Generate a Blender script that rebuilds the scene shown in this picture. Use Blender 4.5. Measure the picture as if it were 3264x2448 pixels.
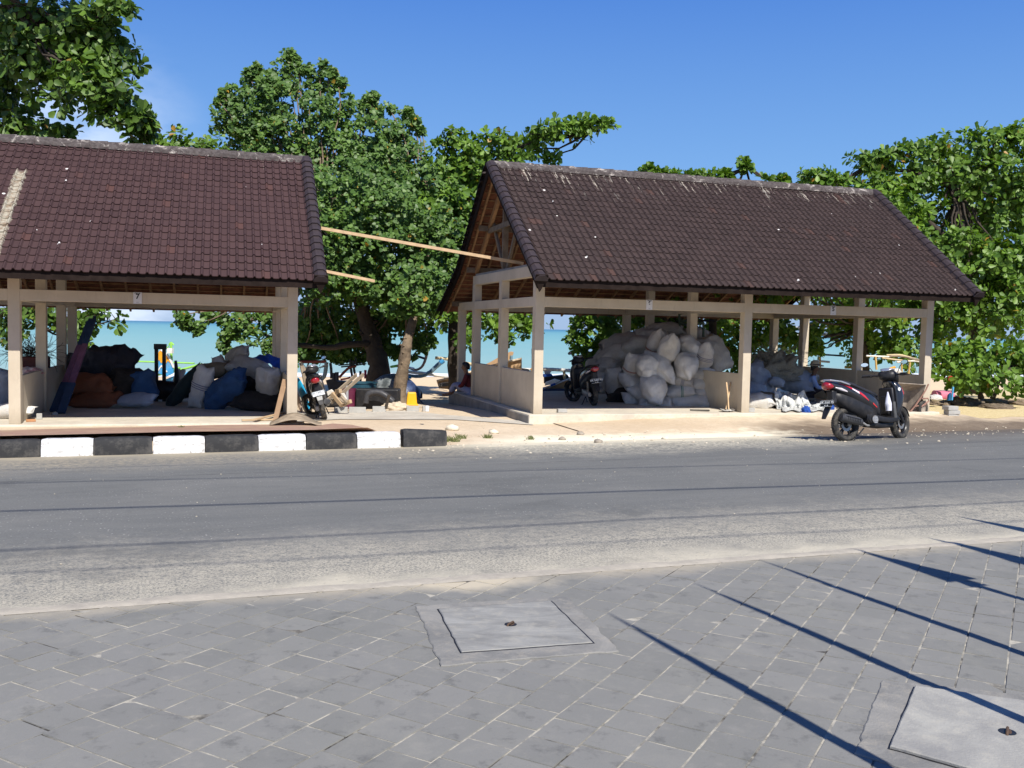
import bpy, bmesh, math, random
import numpy as np
from mathutils import Vector, Matrix, noise as mn
random.seed(7); RNG=np.random.default_rng(11)
for o in list(bpy.data.objects): bpy.data.objects.remove(o, do_unlink=True)
SC=bpy.context.scene; COL=SC.collection; R=math.radians; PI=math.pi

# ---------------------------------------------------------------- camera
CAMZ=1.62; FPX=3000.0; PIT=.0588; ROL=.0213
cam=bpy.data.cameras.new('camera'); cam.sensor_fit='HORIZONTAL'; cam.sensor_width=36
cam.lens=36*FPX/3264; cam.clip_start=.1; cam.clip_end=60000
camo=bpy.data.objects.new('camera',cam); COL.objects.link(camo); SC.camera=camo
_fw=Vector((0,math.cos(PIT),-math.sin(PIT))); _up=Vector((0,math.sin(PIT),math.cos(PIT))); _r=Vector((1,0,0))
_dn=-_up; _R2=math.cos(ROL)*_r-math.sin(ROL)*_dn; _D2=math.sin(ROL)*_r+math.cos(ROL)*_dn
camo.matrix_world=Matrix.Translation((0,0,CAMZ))@Matrix((_R2,-_D2,-_fw)).transposed().to_4x4()

# ---------------------------------------------------------------- sky and sun
SUN_EL=R(48.5); SUN_AZ=Vector((.415,-.91,0)).normalized()      # horizontal direction towards the sun
W=bpy.data.worlds.new('World'); SC.world=W; W.use_nodes=True
nt=W.node_tree; nt.nodes.clear()
def wn(t,**k):
    n=nt.nodes.new(t)
    for a,b in k.items(): setattr(n,a,b)
    return n
out=wn('ShaderNodeOutputWorld'); bg=wn('ShaderNodeBackground'); bg.inputs[1].default_value=.105
sky=wn('ShaderNodeTexSky',sky_type='NISHITA',sun_disc=False,sun_elevation=SUN_EL,air_density=1.0,dust_density=.35,ozone_density=2.2)
sky.sun_rotation=math.atan2(SUN_AZ.x,SUN_AZ.y)
tc=wn('ShaderNodeTexCoord'); mp=wn('ShaderNodeMapping'); mp.inputs['Scale'].default_value=(3.2,3.2,7.5)
nz=wn('ShaderNodeTexNoise'); nz.inputs['Scale'].default_value=2.6; nz.inputs['Detail'].default_value=7; nz.inputs['Roughness'].default_value=.55
sx=wn('ShaderNodeSeparateXYZ')
# low bank of cloud to the left, above the sea
rz=wn('ShaderNodeMapRange'); rz.inputs[1].default_value=.27; rz.inputs[2].default_value=.10; rz.inputs[3].default_value=0; rz.inputs[4].default_value=1
rx=wn('ShaderNodeMapRange'); rx.inputs[1].default_value=-.30; rx.inputs[2].default_value=-.40; rx.inputs[3].default_value=0; rx.inputs[4].default_value=1
rn=wn('ShaderNodeMapRange'); rn.inputs[1].default_value=.36; rn.inputs[2].default_value=.55; rn.inputs[3].default_value=0; rn.inputs[4].default_value=1
m1=wn('ShaderNodeMath',operation='MULTIPLY'); m2=wn('ShaderNodeMath',operation='MULTIPLY')
mx=wn('ShaderNodeMix',data_type='RGBA'); mx.inputs['B'].default_value=(7.0,7.8,9.2,1)
hs=wn('ShaderNodeHueSaturation'); hs.inputs['Saturation'].default_value=1.12
L=nt.links.new
L(tc.outputs['Generated'],mp.inputs[0]); L(mp.outputs[0],nz.inputs[0]); L(tc.outputs['Generated'],sx.inputs[0])
L(sx.outputs[2],rz.inputs[0]); L(sx.outputs[0],rx.inputs[0]); L(nz.outputs[0],rn.inputs[0])
L(rz.outputs[0],m1.inputs[0]); L(rx.outputs[0],m1.inputs[1]); L(m1.outputs[0],m2.inputs[0]); L(rn.outputs[0],m2.inputs[1])
# clear tropical blue: the hazy yellow band of the model sky is replaced by a pale blue one
cr_=wn('ShaderNodeValToRGB'); e_=cr_.color_ramp.elements; e_[0].position=0; e_[0].color=(.31,.47,.74,1); e_[1].position=1; e_[1].color=(.03,.09,.36,1)
for p_,q_ in ((.06,(.27,.45,.78,1)),(.16,(.18,.40,.80,1)),(.33,(.075,.235,.70,1)),(.6,(.04,.14,.52,1))): k_=e_.new(p_); k_.color=q_
ms=wn('ShaderNodeVectorMath',operation='SCALE'); ms.inputs['Scale'].default_value=7.9
mk=wn('ShaderNodeMix',data_type='RGBA'); mk.inputs['Factor'].default_value=.9
L(sx.outputs[2],cr_.inputs[0]); L(cr_.outputs[0],ms.inputs[0]); L(ms.outputs[0],mk.inputs['B']); L(sky.outputs[0],mk.inputs['A'])
L(mk.outputs['Result'],hs.inputs['Color']); hs.inputs['Saturation'].default_value=1.0; L(hs.outputs[0],mx.inputs['A']); L(m2.outputs[0],mx.inputs['Factor'])
L(mx.outputs['Result'],bg.inputs[0]); L(bg.outputs[0],out.inputs[0])
sd=bpy.data.lights.new('sun','SUN'); sd.energy=5.0; sd.angle=R(.53); sd.color=(1,.95,.87)
so=bpy.data.objects.new('sun',sd); COL.objects.link(so)
_s=Vector((SUN_AZ.x*math.cos(SUN_EL),SUN_AZ.y*math.cos(SUN_EL),math.sin(SUN_EL)))
so.rotation_euler=_s.to_track_quat('Z','Y').to_euler(); so.location=_s*40
SC.view_settings.view_transform='Standard'; SC.view_settings.look='None'; SC.view_settings.exposure=.36; SC.view_settings.gamma=1
SC.cycles.max_bounces=6; SC.cycles.diffuse_bounces=4; SC.cycles.transparent_max_bounces=8
SC.cycles.use_denoising=True; SC.cycles.sample_clamp_indirect=6

# ---------------------------------------------------------------- helpers
def ray(x,y):
    c,s=math.cos(ROL),math.sin(ROL); a,b=x-1632,y-1224
    u=a*c+b*s; v=-a*s+b*c; cp,sp=math.cos(PIT),math.sin(PIT); zc=-v/FPX
    return Vector((u/FPX, cp+zc*sp, -sp+zc*cp))
def at(x,y,Y):
    r=ray(x,y); return Vector((0,0,CAMZ))+r*(Y/r.y)
def gz(x,y,z=0.):
    r=ray(x,y); t=(z-CAMZ)/r.z; return Vector((0,0,CAMZ))+r*t
def tagit(o,label=None,cat=None,group=None,kind=None):
    if label: o['label']=label
    if cat: o['category']=cat
    if group: o['group']=group
    if kind: o['kind']=kind
    return o
def empty(name,loc=(0,0,0),rz=0,label=None,cat=None,group=None):
    o=bpy.data.objects.new(name,None); COL.objects.link(o); o.location=loc; o.rotation_euler=(0,0,rz)
    o.empty_display_size=.2
    return tagit(o,label,cat,group)
class G:
    def __init__(s): s.v=[]; s.f=[]; s.t=[]; s.mi=[]
    def add(s,vs,fs,tone=0.,m=0):
        b=len(s.v); s.v+= [tuple(p) for p in vs]; s.f+=[tuple(i+b for i in f) for f in fs]; s.t+=[tone]*len(vs); s.mi+=[m]*len(fs); return s
    def box(s,c,d,M=None,tone=0.,m=0,taper=1.):
        x,y,z=[k/2 for k in d]; vs=[]
        for k in (-1,1):
            q=1 if k<0 else taper
            for i,j in ((-1,-1),(1,-1),(1,1),(-1,1)): vs.append(Vector((i*x*q,j*y*q,k*z)))
        if M is not None: vs=[M@p for p in vs]
        c=Vector(c); vs=[p+c for p in vs]
        return s.add(vs,[(0,3,2,1),(4,5,6,7),(0,1,5,4),(1,2,6,5),(2,3,7,6),(3,0,4,7)],tone,m)
    def beam(s,a,b,w,h,tone=0.,m=0,up=Vector((0,0,1))):
        a,b=Vector(a),Vector(b); d=(b-a); l=d.length; d.normalize()
        sd_=d.cross(up); 
        if sd_.length<1e-4: sd_=Vector((1,0,0))
        sd_.normalize(); u=sd_.cross(d)
        M=Matrix((d,sd_,u)).transposed()
        return s.box((a+b)/2,(l,w,h),M,tone,m)
    def tube(s,pts,r,seg=8,tone=0.,m=0,cap=True,sq=1.):
        pts=[Vector(p) for p in pts]; n=len(pts); rr=[r]*n if isinstance(r,(int,float)) else list(r)
        vs=[];fs=[]; ref=None
        for i,p in enumerate(pts):
            d=(pts[min(i+1,n-1)]-pts[max(i-1,0)]).normalized()
            if ref is None: ref=Vector((0,0,1)) if abs(d.z)<.9 else Vector((1,0,0))
            a=(ref-d*ref.dot(d)).normalized(); b=d.cross(a); ref=a
            for k in range(seg):
                t=2*PI*k/seg; vs.append(p+a*math.cos(t)*rr[i]*sq+b*math.sin(t)*rr[i])
        for i in range(n-1):
            for k in range(seg):
                k2=(k+1)%seg; fs.append((i*seg+k,i*seg+k2,(i+1)*seg+k2,(i+1)*seg+k))
        if cap: fs.append(tuple(reversed(range(seg)))); fs.append(tuple((n-1)*seg+k for k in range(seg)))
        return s.add(vs,fs,tone,m)
    def lathe(s,prof,c=(0,0,0),M=None,seg=24,tone=0.,m=0,closed=False):
        # prof: (radius, axial) around local Y axis
        vs=[];fs=[];n=len(prof); c=Vector(c)
        for r_,a_ in prof:
            for k in range(seg):
                t=2*PI*k/seg; p=Vector((r_*math.cos(t),a_,r_*math.sin(t)))
                if M is not None: p=M@p
                vs.append(p+c)
        for i in range(n if closed else n-1):
            j=(i+1)%n
            for k in range(seg):
                k2=(k+1)%seg; fs.append((i*seg+k,j*seg+k,j*seg+k2,i*seg+k2))
        return s.add(vs,fs,tone,m)
    def loft(s,secs,seg=16,p=2.5,cap=True,tone=0.,m=0,ax='x'):
        # secs: (pos, cy, cz, half_w, half_h)
        vs=[];fs=[];n=len(secs)
        for (x,cy,cz,hw,hh) in secs:
            for k in range(seg):
                t=2*PI*k/seg; ct,st=math.cos(t),math.sin(t)
                a=math.copysign(abs(ct)**(2/p),ct)*hw; b=math.copysign(abs(st)**(2/p),st)*hh
                vs.append((x,cy+a,cz+b) if ax=='x' else ((cy+b,a,x)))
        for i in range(n-1):
            for k in range(seg):
                k2=(k+1)%seg; fs.append((i*seg+k,i*seg+k2,(i+1)*seg+k2,(i+1)*seg+k))
        if cap: fs.append(tuple(reversed(range(seg)))); fs.append(tuple((n-1)*seg+k for k in range(seg)))
        return s.add(vs,fs,tone,m)
    def grid(s,fn,nu,nv,tone=0.,m=0,wrap=False):
        vs=[fn(i/(nu-1),j/(nv-1)) for i in range(nu) for j in range(nv)]
        fs=[(i*nv+j,(i+1)*nv+j,(i+1)*nv+j+1,i*nv+j+1) for i in range(nu-1) for j in range(nv-1)]
        return s.add(vs,fs,tone,m)
    def build(s,name,mats,parent=None,smooth=False,loc=None,rot=None,bev=0,sub=0,solid=0,recalc=False,world=False):
        me=bpy.data.meshes.new(name); me.from_pydata([tuple(p) for p in s.v],[],s.f)
        if not isinstance(mats,(list,tuple)): mats=[mats]
        for m in mats: me.materials.append(m)
        if len(mats)>1: me.polygons.foreach_set('material_index',s.mi)
        at_=me.attributes.new('tone','FLOAT','POINT'); at_.data.foreach_set('value',s.t)
        if recalc:
            bm=bmesh.new(); bm.from_mesh(me); bmesh.ops.remove_doubles(bm,verts=bm.verts,dist=1e-5); bmesh.ops.recalc_face_normals(bm,faces=bm.faces); bm.to_mesh(me); bm.free()
        if smooth:
            me.polygons.foreach_set('use_smooth',[True]*len(me.polygons))
            if smooth!='all':
                me.set_sharp_from_angle(angle=R(40))
        me.update()
        o=bpy.data.objects.new(name,me); COL.objects.link(o)
        if loc is not None: o.location=loc
        if rot is not None: o.rotation_euler=rot
        if parent is not None:
            o.parent=parent
            if world:
                pm=Matrix.Translation(parent.location)@parent.rotation_euler.to_matrix().to_4x4()
                o.matrix_parent_inverse=pm.inverted()
        if solid: mo=o.modifiers.new('s','SOLIDIFY'); mo.thickness=solid
        if bev: mo=o.modifiers.new('b','BEVEL'); mo.width=bev; mo.segments=2; mo.limit_method='ANGLE'
        if sub: mo=o.modifiers.new('u','SUBSURF'); mo.levels=sub; mo.render_levels=sub
        return o
def np_mesh(name,V,F,mats,attr=None,parent=None,smooth=False):
    # V (n,3) array, F (m,k) array of equal-size faces
    me=bpy.data.meshes.new(name); n=len(V); m,k=F.shape
    me.vertices.add(n); me.vertices.foreach_set('co',V.astype(np.float32).ravel())
    me.loops.add(m*k); me.loops.foreach_set('vertex_index',F.astype(np.int32).ravel())
    me.polygons.add(m); me.polygons.foreach_set('loop_start',np.arange(0,m*k,k,dtype=np.int32))
    me.update(calc_edges=True); me.validate()
    if not isinstance(mats,(list,tuple)): mats=[mats]
    for q in mats: me.materials.append(q)
    if attr:
        for a,val in attr.items():
            t=me.attributes.new(a,'FLOAT','POINT'); t.data.foreach_set('value',val.astype(np.float32))
    if smooth: me.polygons.foreach_set('use_smooth',[True]*len(me.polygons))
    o=bpy.data.objects.new(name,me); COL.objects.link(o)
    if parent is not None: o.parent=parent
    return o

# ---------------------------------------------------------------- materials
class MT:
    def __init__(s,name):
        s.m=bpy.data.materials.new(name); s.m.use_nodes=True; s.n=s.m.node_tree; s.n.nodes.clear()
        s.o=s.N('ShaderNodeOutputMaterial'); s.b=s.N('ShaderNodeBsdfPrincipled'); s.L(s.b.outputs[0],s.o.inputs[0])
    def N(s,t,ins=None,**k):
        q=s.n.nodes.new(t)
        for a,b in k.items(): setattr(q,a,b)
        if ins:
            for a,b in ins.items():
                if hasattr(b,'is_output') or isinstance(b,bpy.types.NodeSocket): s.L(b,q.inputs[a])
                else: q.inputs[a].default_value=b
        return q
    def L(s,a,b): s.n.links.new(a,b)
    def co(s,kind='Object',scale=None,rot=None):
        t=s.N('ShaderNodeTexCoord'); c=t.outputs[kind]
        if scale is not None or rot is not None:
            mp_=s.N('ShaderNodeMapping',{0:c}); 
            if scale is not None: mp_.inputs['Scale'].default_value=scale if hasattr(scale,'__len__') else (scale,)*3
            if rot is not None: mp_.inputs['Rotation'].default_value=rot
            c=mp_.outputs[0]
        return c
    def noise(s,c,sc,det=4,ro=.5,dist=0): return s.N('ShaderNodeTexNoise',{'Vector':c,'Scale':sc,'Detail':det,'Roughness':ro,'Distortion':dist}).outputs[0]
    def vor(s,c,sc,out='Distance'): return s.N('ShaderNodeTexVoronoi',{'Vector':c,'Scale':sc}).outputs[out]
    def mr(s,v,a,b,c=0.,d=1.): return s.N('ShaderNodeMapRange',{0:v,1:a,2:b,3:c,4:d}).outputs[0]
    def mth(s,op,a,b=0.,c=None):
        q=s.N('ShaderNodeMath',operation=op)
        for i,v in enumerate((a,b,c)):
            if v is None: continue
            if isinstance(v,bpy.types.NodeSocket): s.L(v,q.inputs[i])
            else: q.inputs[i].default_value=v
        return q.outputs[0]
    def mix(s,f,a,b,bt='MIX'):
        q=s.N('ShaderNodeMix',data_type='RGBA',blend_type=bt)
        for k,v in (('Factor',f),('A',a),('B',b)):
            if isinstance(v,bpy.types.NodeSocket): s.L(v,q.inputs[k])
            else: q.inputs[k].default_value=(v if not hasattr(v,'__len__') else (v[0],v[1],v[2],1))
        return q.outputs['Result']
    def sep(s,c): return s.N('ShaderNodeSeparateXYZ',{0:c}).outputs
    def attr(s,name): return s.N('ShaderNodeAttribute',attribute_name=name).outputs['Fac']
    def geo(s,k): return s.N('ShaderNodeNewGeometry').outputs[k]
    def bump(s,h,st=.3,d=.01,prev=None):
        q=s.N('ShaderNodeBump',{'Height':h,'Strength':st,'Distance':d})
        if prev is not None: s.L(prev,q.inputs['Normal'])
        s.L(q.outputs[0],s.b.inputs['Normal']); return q.outputs[0]
    def set(s,col=None,rough=None,spec=None,metal=None,**k):
        for nm_,v in (('Base Color',col),('Roughness',rough),('Specular IOR Level',spec),('Metallic',metal)):
            if v is None: continue
            if isinstance(v,bpy.types.NodeSocket): s.L(v,s.b.inputs[nm_])
            else: s.b.inputs[nm_].default_value=(v if not hasattr(v,'__len__') else (v[0],v[1],v[2],1))
        for a,b in k.items(): s.b.inputs[a.replace('_',' ')].default_value=b
        return s.m
_mc={}
def pm(name,col,rough=.7,var=.18,sc=6.,bump=.15,bs=40.,metal=0.,spec=.35,dirt=None,dsc=3.,damt=.5,coat=0.,dist=.004):
    """general weathered material: noise-varied colour, optional dirt colour patches, fine bump"""
    if name in _mc: return _mc[name]
    t=MT(name); c=t.co('Object')
    n=t.noise(c,sc,5,.6); dk=tuple(max(0,k*(1-var)) for k in col); lt=tuple(min(1,k*(1+var)) for k in col)
    cc=t.mix(t.mr(n,.3,.7),dk,lt)
    if dirt:
        d=t.mr(t.noise(c,dsc,6,.65,.4),.48,.68,0,damt); cc=t.mix(d,cc,dirt)
    ro=t.mr(t.noise(c,sc*1.7,3),.3,.7,max(0.03,rough-.1),min(1,rough+.1))
    t.set(cc,ro,spec,metal)
    if coat: t.b.inputs['Coat Weight'].default_value=coat; t.b.inputs['Coat Roughness'].default_value=.08
    if bump: t.bump(t.noise(c,bs,4,.6),bump,dist)
    _mc[name]=t.m; return t.m
M_BLACK=pm('black_plastic',(.016,.016,.018),.45,.3,bump=.05,dirt=(.08,.07,.06),dsc=8,damt=.3)
M_RUB=pm('tyre_rubber',(.035,.034,.032),.85,.25,dirt=(.16,.14,.11),dsc=9,damt=.7,bump=.2)
M_STEEL=pm('dull_steel',(.38,.37,.35),.4,.2,metal=.8,dirt=(.2,.15,.1),dsc=10,damt=.4)
M_WOODF=pm('fresh_sawn_wood',(.52,.37,.22),.75,.15,sc=8,bump=.2,bs=25)
M_WOODO=pm('old_grey_wood',(.30,.24,.17),.85,.3,sc=7,bump=.3,bs=25,dirt=(.1,.08,.06))
M_BAMB=pm('bamboo',(.60,.48,.28),.6,.2,sc=5,bump=.1)
M_BAMW=pm('white_painted_bamboo',(.78,.75,.68),.6,.12,sc=5,bump=.1,dirt=(.45,.36,.22),dsc=6)
M_CONC=pm('weathered_concrete',(.40,.39,.36),.9,.15,sc=3,bump=.3,bs=60,dirt=(.25,.24,.22),dsc=2)
# ---------------------------------------------------------------- ground, road, pavement, sea
RY=R(22.0); ER=Vector((math.cos(RY),math.sin(RY),0)); NR=Vector((-math.sin(RY),math.cos(RY),0))
ZN=[(-80,0),(5.6,0),(12.3,-.10),(13.6,-.18),(19,-.17),(25,-.42),(31,-.46),(46,-1.05),(62,-1.8),(75,-3.2),(400,-9),(30000,-40)]
def zn(n):
    for (a,za),(b,zb) in zip(ZN,ZN[1:]):
        if n<=b: return za+(zb-za)*max(0,(n-a))/(b-a)
    return ZN[-1][1]
def sn(p): return p[0]*ER.x+p[1]*ER.y, p[0]*NR.x+p[1]*NR.y
def zg(x,y): return zn(x*NR.x+y*NR.y)
def gp(x,y):
    "ground point seen at native pixel x,y"
    z=-.1
    for _ in range(12):
        p=gz(x,y,z); z=.5*z+.5*zg(p.x,p.y)
    return Vector((p.x,p.y,zg(p.x,p.y)))
def strip(name,mat,ns,s0,s1,dz=0.,kind='structure',nseg=1):
    g=G()
    for i,n in enumerate(ns):
        for k in range(nseg+1): g.v.append((s0+(s1-s0)*k/nseg,n,zn(n)+dz)); g.t.append(0)
    w=nseg+1
    for i in range(len(ns)-1):
        for k in range(nseg): g.f.append((i*w+k,i*w+k+1,(i+1)*w+k+1,(i+1)*w+k)); g.mi.append(0)
    o=g.build(name,mat,rot=(0,0,RY)); o['kind']=kind; return o
# bare dirt / sand
t=MT('dirt_and_sand'); c=t.co('Object'); s_,n_,_=t.sep(c)[:3]
big=t.noise(c,.35,5,.6); fine=t.noise(c,9,6,.7); mid=t.noise(c,2.2,5,.6)
base=t.mix(t.mr(big,.35,.65),(.57,.45,.31),(.69,.58,.43)); base=t.mix(t.mr(fine,.35,.7,0,.5),base,(.43,.33,.22))
wob=t.mth('MULTIPLY_ADD',mid,1.6,-.8)
nn=t.mth('ADD',n_,wob); ss=t.mth('ADD',s_,t.mth('MULTIPLY',wob,1.5))
# pale limestone chippings along the verge
m=t.mth('MULTIPLY',t.mth('MULTIPLY',t.mr(ss,4.6,6.2),t.mr(ss,12.0,11.0)),t.mth('MULTIPLY',t.mr(nn,11.6,12.3),t.mr(nn,14.7,14.1)))
base=t.mix(t.mth('MULTIPLY',m,t.mr(fine,.25,.45,.6,1)),base,(.80,.73,.56))
m=t.mth('MULTIPLY',t.mth('MULTIPLY',t.mr(ss,10.4,11.6),1.),t.mth('MULTIPLY',t.mr(nn,10,11),t.mr(nn,15.6,14.6)))
base=t.mix(t.mth('MULTIPLY',m,t.mr(fine,.2,.7,1,.75)),base,(.115,.085,.062))
m=t.mr(nn,26,29); base=t.mix(m,base,(.70,.53,.33))
m=t.mr(n_,57,60.5); base=t.mix(m,base,(.33,.27,.19))
pebb=t.vor(c,26,'Distance'); pc=t.vor(c,26,'Color')
pm_=t.mth('MULTIPLY',t.mr(pebb,.22,.14),t.mr(t.sep(pc)[0],.72,.8))
pm_=t.mth('MULTIPLY',pm_,t.mr(n_,24,20)); base=t.mix(pm_,base,t.mix(t.sep(pc)[1],(.55,.48,.38),(.16,.13,.1)))
t.set(base,.95,.15); t.bump(t.mth('ADD',t.mth('MULTIPLY',fine,.5),t.mth('ADD',mid,pm_)),.6,.03)
strip('ground',t.m,[q[0] for q in ZN],-6000,6000)
# asphalt
t=MT('worn_asphalt'); c=t.co('Object'); s_,n_,_=t.sep(c)[:3]
lane=t.noise(t.co('Object',(.25,2.2,1)),1.5,4,.6); mid=t.noise(c,1.1,6,.6); fine=t.noise(c,60,3,.7); f2=t.noise(c,14,5,.7)
base=t.mix(t.mr(lane,.3,.7),(.146,.149,.140),(.180,.181,.168)); base=t.mix(t.mr(fine,.35,.7,0,.5),base,(.075,.074,.073))
v=t.vor(c,34,'Distance'); vc=t.sep(t.vor(c,34,'Color'))
st=t.mth('MULTIPLY',t.mr(v,.30,.18),t.mr(vc[0],.80,.86)); stw=t.mth('MULTIPLY',st,t.mr(t.noise(c,.8,3),.38,.62,.25,1))
base=t.mix(stw,base,t.mix(vc[1],(.30,.29,.27),(.50,.48,.44)))
# loose sand: near edge and far gutter
wob=t.mth('MULTIPLY_ADD',mid,1.3,-.65)
nn=t.mth('ADD',n_,wob)
near=t.mr(nn,7.5,6.0); grain=t.mth('MULTIPLY',t.mr(t.noise(c,55,4,.85),.43,.54),t.mr(t.noise(c,3,4,.6),.3,.55,.55,1))
nearm=t.mth('MULTIPLY',near,t.mth('MAXIMUM',grain,t.mr(nn,6.0,5.65)))
base=t.mix(t.mth('MULTIPLY',nearm,.92),base,t.mix(t.mr(f2,.3,.7),(.44,.40,.31),(.66,.60,.46)))
mot=t.mth('MULTIPLY',t.mr(nn,7.9,6.6),t.mr(f2,.45,.62)); base=t.mix(t.mth('MULTIPLY',mot,.55),base,(.34,.31,.25))
far=t.mr(nn,11.2,12.7); farm=t.mth('MULTIPLY',far,t.mth('MAXIMUM',t.mr(t.noise(c,18,5,.7),.35,.62),t.mr(nn,12.5,13.2)))
dk=t.mr(s_,10.2,11.4)
base=t.mix(t.mth('MULTIPLY',farm,t.mr(s_,9.5,11.5,.85,.7)),base,t.mix(dk,t.mix(t.mr(s_,3.8,5.2),(.42,.36,.25),(.74,.67,.50)),(.12,.09,.066)))
v2=t.vor(t.co('Object',(1,1,1)),7,'Distance'); vc2=t.sep(t.vor(c,7,'Color'))
pat=t.noise(t.co('Object',(.5,.9,1)),.9,6,.7,.6); base=t.mix(t.mr(pat,.50,.66,0,.35),base,(.21,.205,.185)); base=t.mix(t.mr(pat,.42,.32,0,.35),base,(.085,.086,.082))
# lane seam
seam=t.mth('MULTIPLY',t.mr(t.mth('ABSOLUTE',t.mth('ADD',n_,-10.9)),.05,.0),t.mr(mid,.4,.6)); base=t.mix(t.mth('MULTIPLY',seam,.5),base,(.05,.05,.05))
t.set(base,.9,.25); t.bump(t.mth('ADD',fine,t.mth('MULTIPLY',st,1.5)),.55,.012)
strip('road',t.m,[5.3,5.6,12.3,13.6],-90,120,.006)
# sea
t=MT('sea_water'); c=t.co('Object'); s_,n_,_=t.sep(c)[:3]
lg=t.mth('LOGARITHM',t.mth('MAXIMUM',t.mth('ADD',n_,0),60.),10.)
streak=t.noise(t.co('Object',(.012,.05,1)),1.,5,.6)
dist=t.mth('ADD',lg,t.mth('MULTIPLY_ADD',streak,.36,-.18))
cr=t.N('ShaderNodeValToRGB',{0:t.mr(dist,1.75,3.6)}); e=cr.color_ramp.elements
e[0].position=0; e[0].color=(.32,.42,.38,1); e[1].position=1; e[1].color=(.06,.19,.29,1)
for p_,q_ in ((.10,(.27,.44,.40,1)),(.35,(.20,.40,.385,1)),(.62,(.15,.35,.37,1)),(.8,(.09,.26,.33,1))): k=e.new(p_); k.color=q_
foam=t.mth('MULTIPLY',t.mr(t.mth('ADD',n_,t.mth('MULTIPLY_ADD',t.noise(c,.25,4),5,-2.5)),66.5,65.5),t.mr(t.noise(c,.8,5,.7),.25,.5))
t.set(t.mix(foam,cr.outputs[0],(.85,.87,.88)),.45,.25); t.bump(t.noise(t.co('Object',(.5,1.6,1)),.8,6,.65),.35,.25)
g=G(); nsq=[58,70,100,200,600,3000,40000]
for n in nsq: g.v+=[(-30000,n,-1.8),(30000,n,-1.8)]; g.t+=[0,0]
for i in range(len(nsq)-1): g.f.append((2*i,2*i+1,2*i+3,2*i+2)); g.mi.append(0)
o=g.build('sea',t.m,rot=(0,0,RY)); o['kind']='structure'
# breaking wave roll at the shore
t=MT('surf_foam'); c=t.co('Object'); nzz=t.noise(c,1.2,6,.7); t.set(t.mix(t.mr(nzz,.3,.6),(.55,.62,.64),(.9,.91,.92)),.8,.2); t.bump(nzz,.8,.2)
g=G()
def wf(u,v):
    s=-60+160*u; n=63.2+1.2*math.sin(s*.11)+.8*math.sin(s*.33+1)+2.6*v; return (s,n,-1.82+.17*math.sin(PI*v)**.7*max(.02,.35+.55*math.sin(s*.21)+.3*math.sin(s*.9)))
g.grid(wf,161,7); o=g.build('breaking_wave',t.m,rot=(0,0,RY),smooth='all'); o['kind']='structure'

# ---- pavement: individually bedded square pavers in one sheet
PA=gz(-250,1985,0); PB=gz(3500,1709,0); PD=(PB-PA).normalized(); PN=Vector((-PD.y,PD.x,0))
def clip(poly,P0,N,sgn=1):
    outp=[]
    for i,p in enumerate(poly):
        q=poly[(i+1)%len(poly)]; dp=(p-P0).dot(N)*sgn; dq=(q-P0).dot(N)*sgn
        if dp<=0: outp.append(p)
        if dp*dq<0: outp.append(p+(q-p)*(dp/(dp-dq)))
    return outp
th=R(60.55); U=Vector((math.cos(th),math.sin(th),0)); V_=Vector((math.sin(th),-math.cos(th),0))
O0=gz(1200+1165*.4069,1800+925*.4069,0)
g=G(); T=.2015
for i in range(-34,44):
    off=(RNG.random()*.35 if i%2 else .0)*T
    for j in range(-36,46):
        c0=O0+V_*(i*T)+U*(j*T+off)
        if c0.y<1.9 or c0.y>11.5 or abs(c0.x)>8.5: continue
        jt=.0010+.0020*RNG.random(); w=T/2-jt; w2=w-.0035
        tilt=(RNG.random(3)-.5)*.0035; zz=.0+RNG.random()*.003; rot=(RNG.random()-.5)*.012
        cr_=[(-1,-1),(1,-1),(1,1),(-1,1)]
        def pt(a,b,z): 
            a2=a*math.cos(rot)-b*math.sin(rot); b2=a*math.sin(rot)+b*math.cos(rot)
            return c0+V_*a2+U*b2+Vector((0,0,z+tilt[0]*a/w+tilt[1]*b/w if z>0 else z))
        tp=clip([pt(a*w2,b*w2,.012+zz) for a,b in ((-1,-1),(1,-1),(1,1),(-1,1))],PA,PN)
        lo=clip([pt(a*w,b*w,.004) for a,b in ((-1,-1),(1,-1),(1,1),(-1,1))],PA,PN)
        lo0=[p-Vector((0,0,.03)) for p in lo]
        if len(tp)<3 or len(lo)<3: continue
        tn=RNG.random(); n=len(tp)
        if len(lo)==n:
            g.add(tp+lo+lo0,[tuple(range(n))]+[(k,k+n,(k+1)%n+n,(k+1)%n) for k in range(n)]+[(k+n,k+2*n,(k+1)%n+2*n,(k+1)%n+n) for k in range(n)],tn)
        else: g.add(tp,[tuple(range(n))],tn)
t=MT('grey_concrete_pavers'); c=t.co('Object'); tn=t.attr('tone'); cl=t.noise(c,.9,5,.6); sc=t.noise(c,7,6,.7); fn=t.noise(c,120,3,.7)
base=t.mix(tn,(.172,.171,.154),(.207,.204,.184)); base=t.mix(t.mr(cl,.35,.7,0,.6),base,(.215,.209,.196)); base=t.mix(t.mr(sc,.55,.75,0,.5),base,(.27,.255,.225))
base=t.mix(t.mr(sc,.44,.30,0,.7),base,(.105,.105,.098)); base=t.mix(t.mr(t.noise(c,2.7,7,.75,.5),.52,.70,0,.45),base,(.26,.25,.215))
spots=t.mth('MULTIPLY',t.mr(t.vor(c,1.7,'Distance'),.10,.07),t.mr(t.sep(t.vor(c,1.7,'Color'))[0],.78,.8)); base=t.mix(t.mth('MULTIPLY',spots,.65),base,(.07,.07,.07))
sx_=t.sep(c); dd=t.mth('ADD',t.mth('ADD',t.mth('MULTIPLY',sx_[0],PN.x),t.mth('MULTIPLY',sx_[1],PN.y)),-PA.dot(PN))
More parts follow.
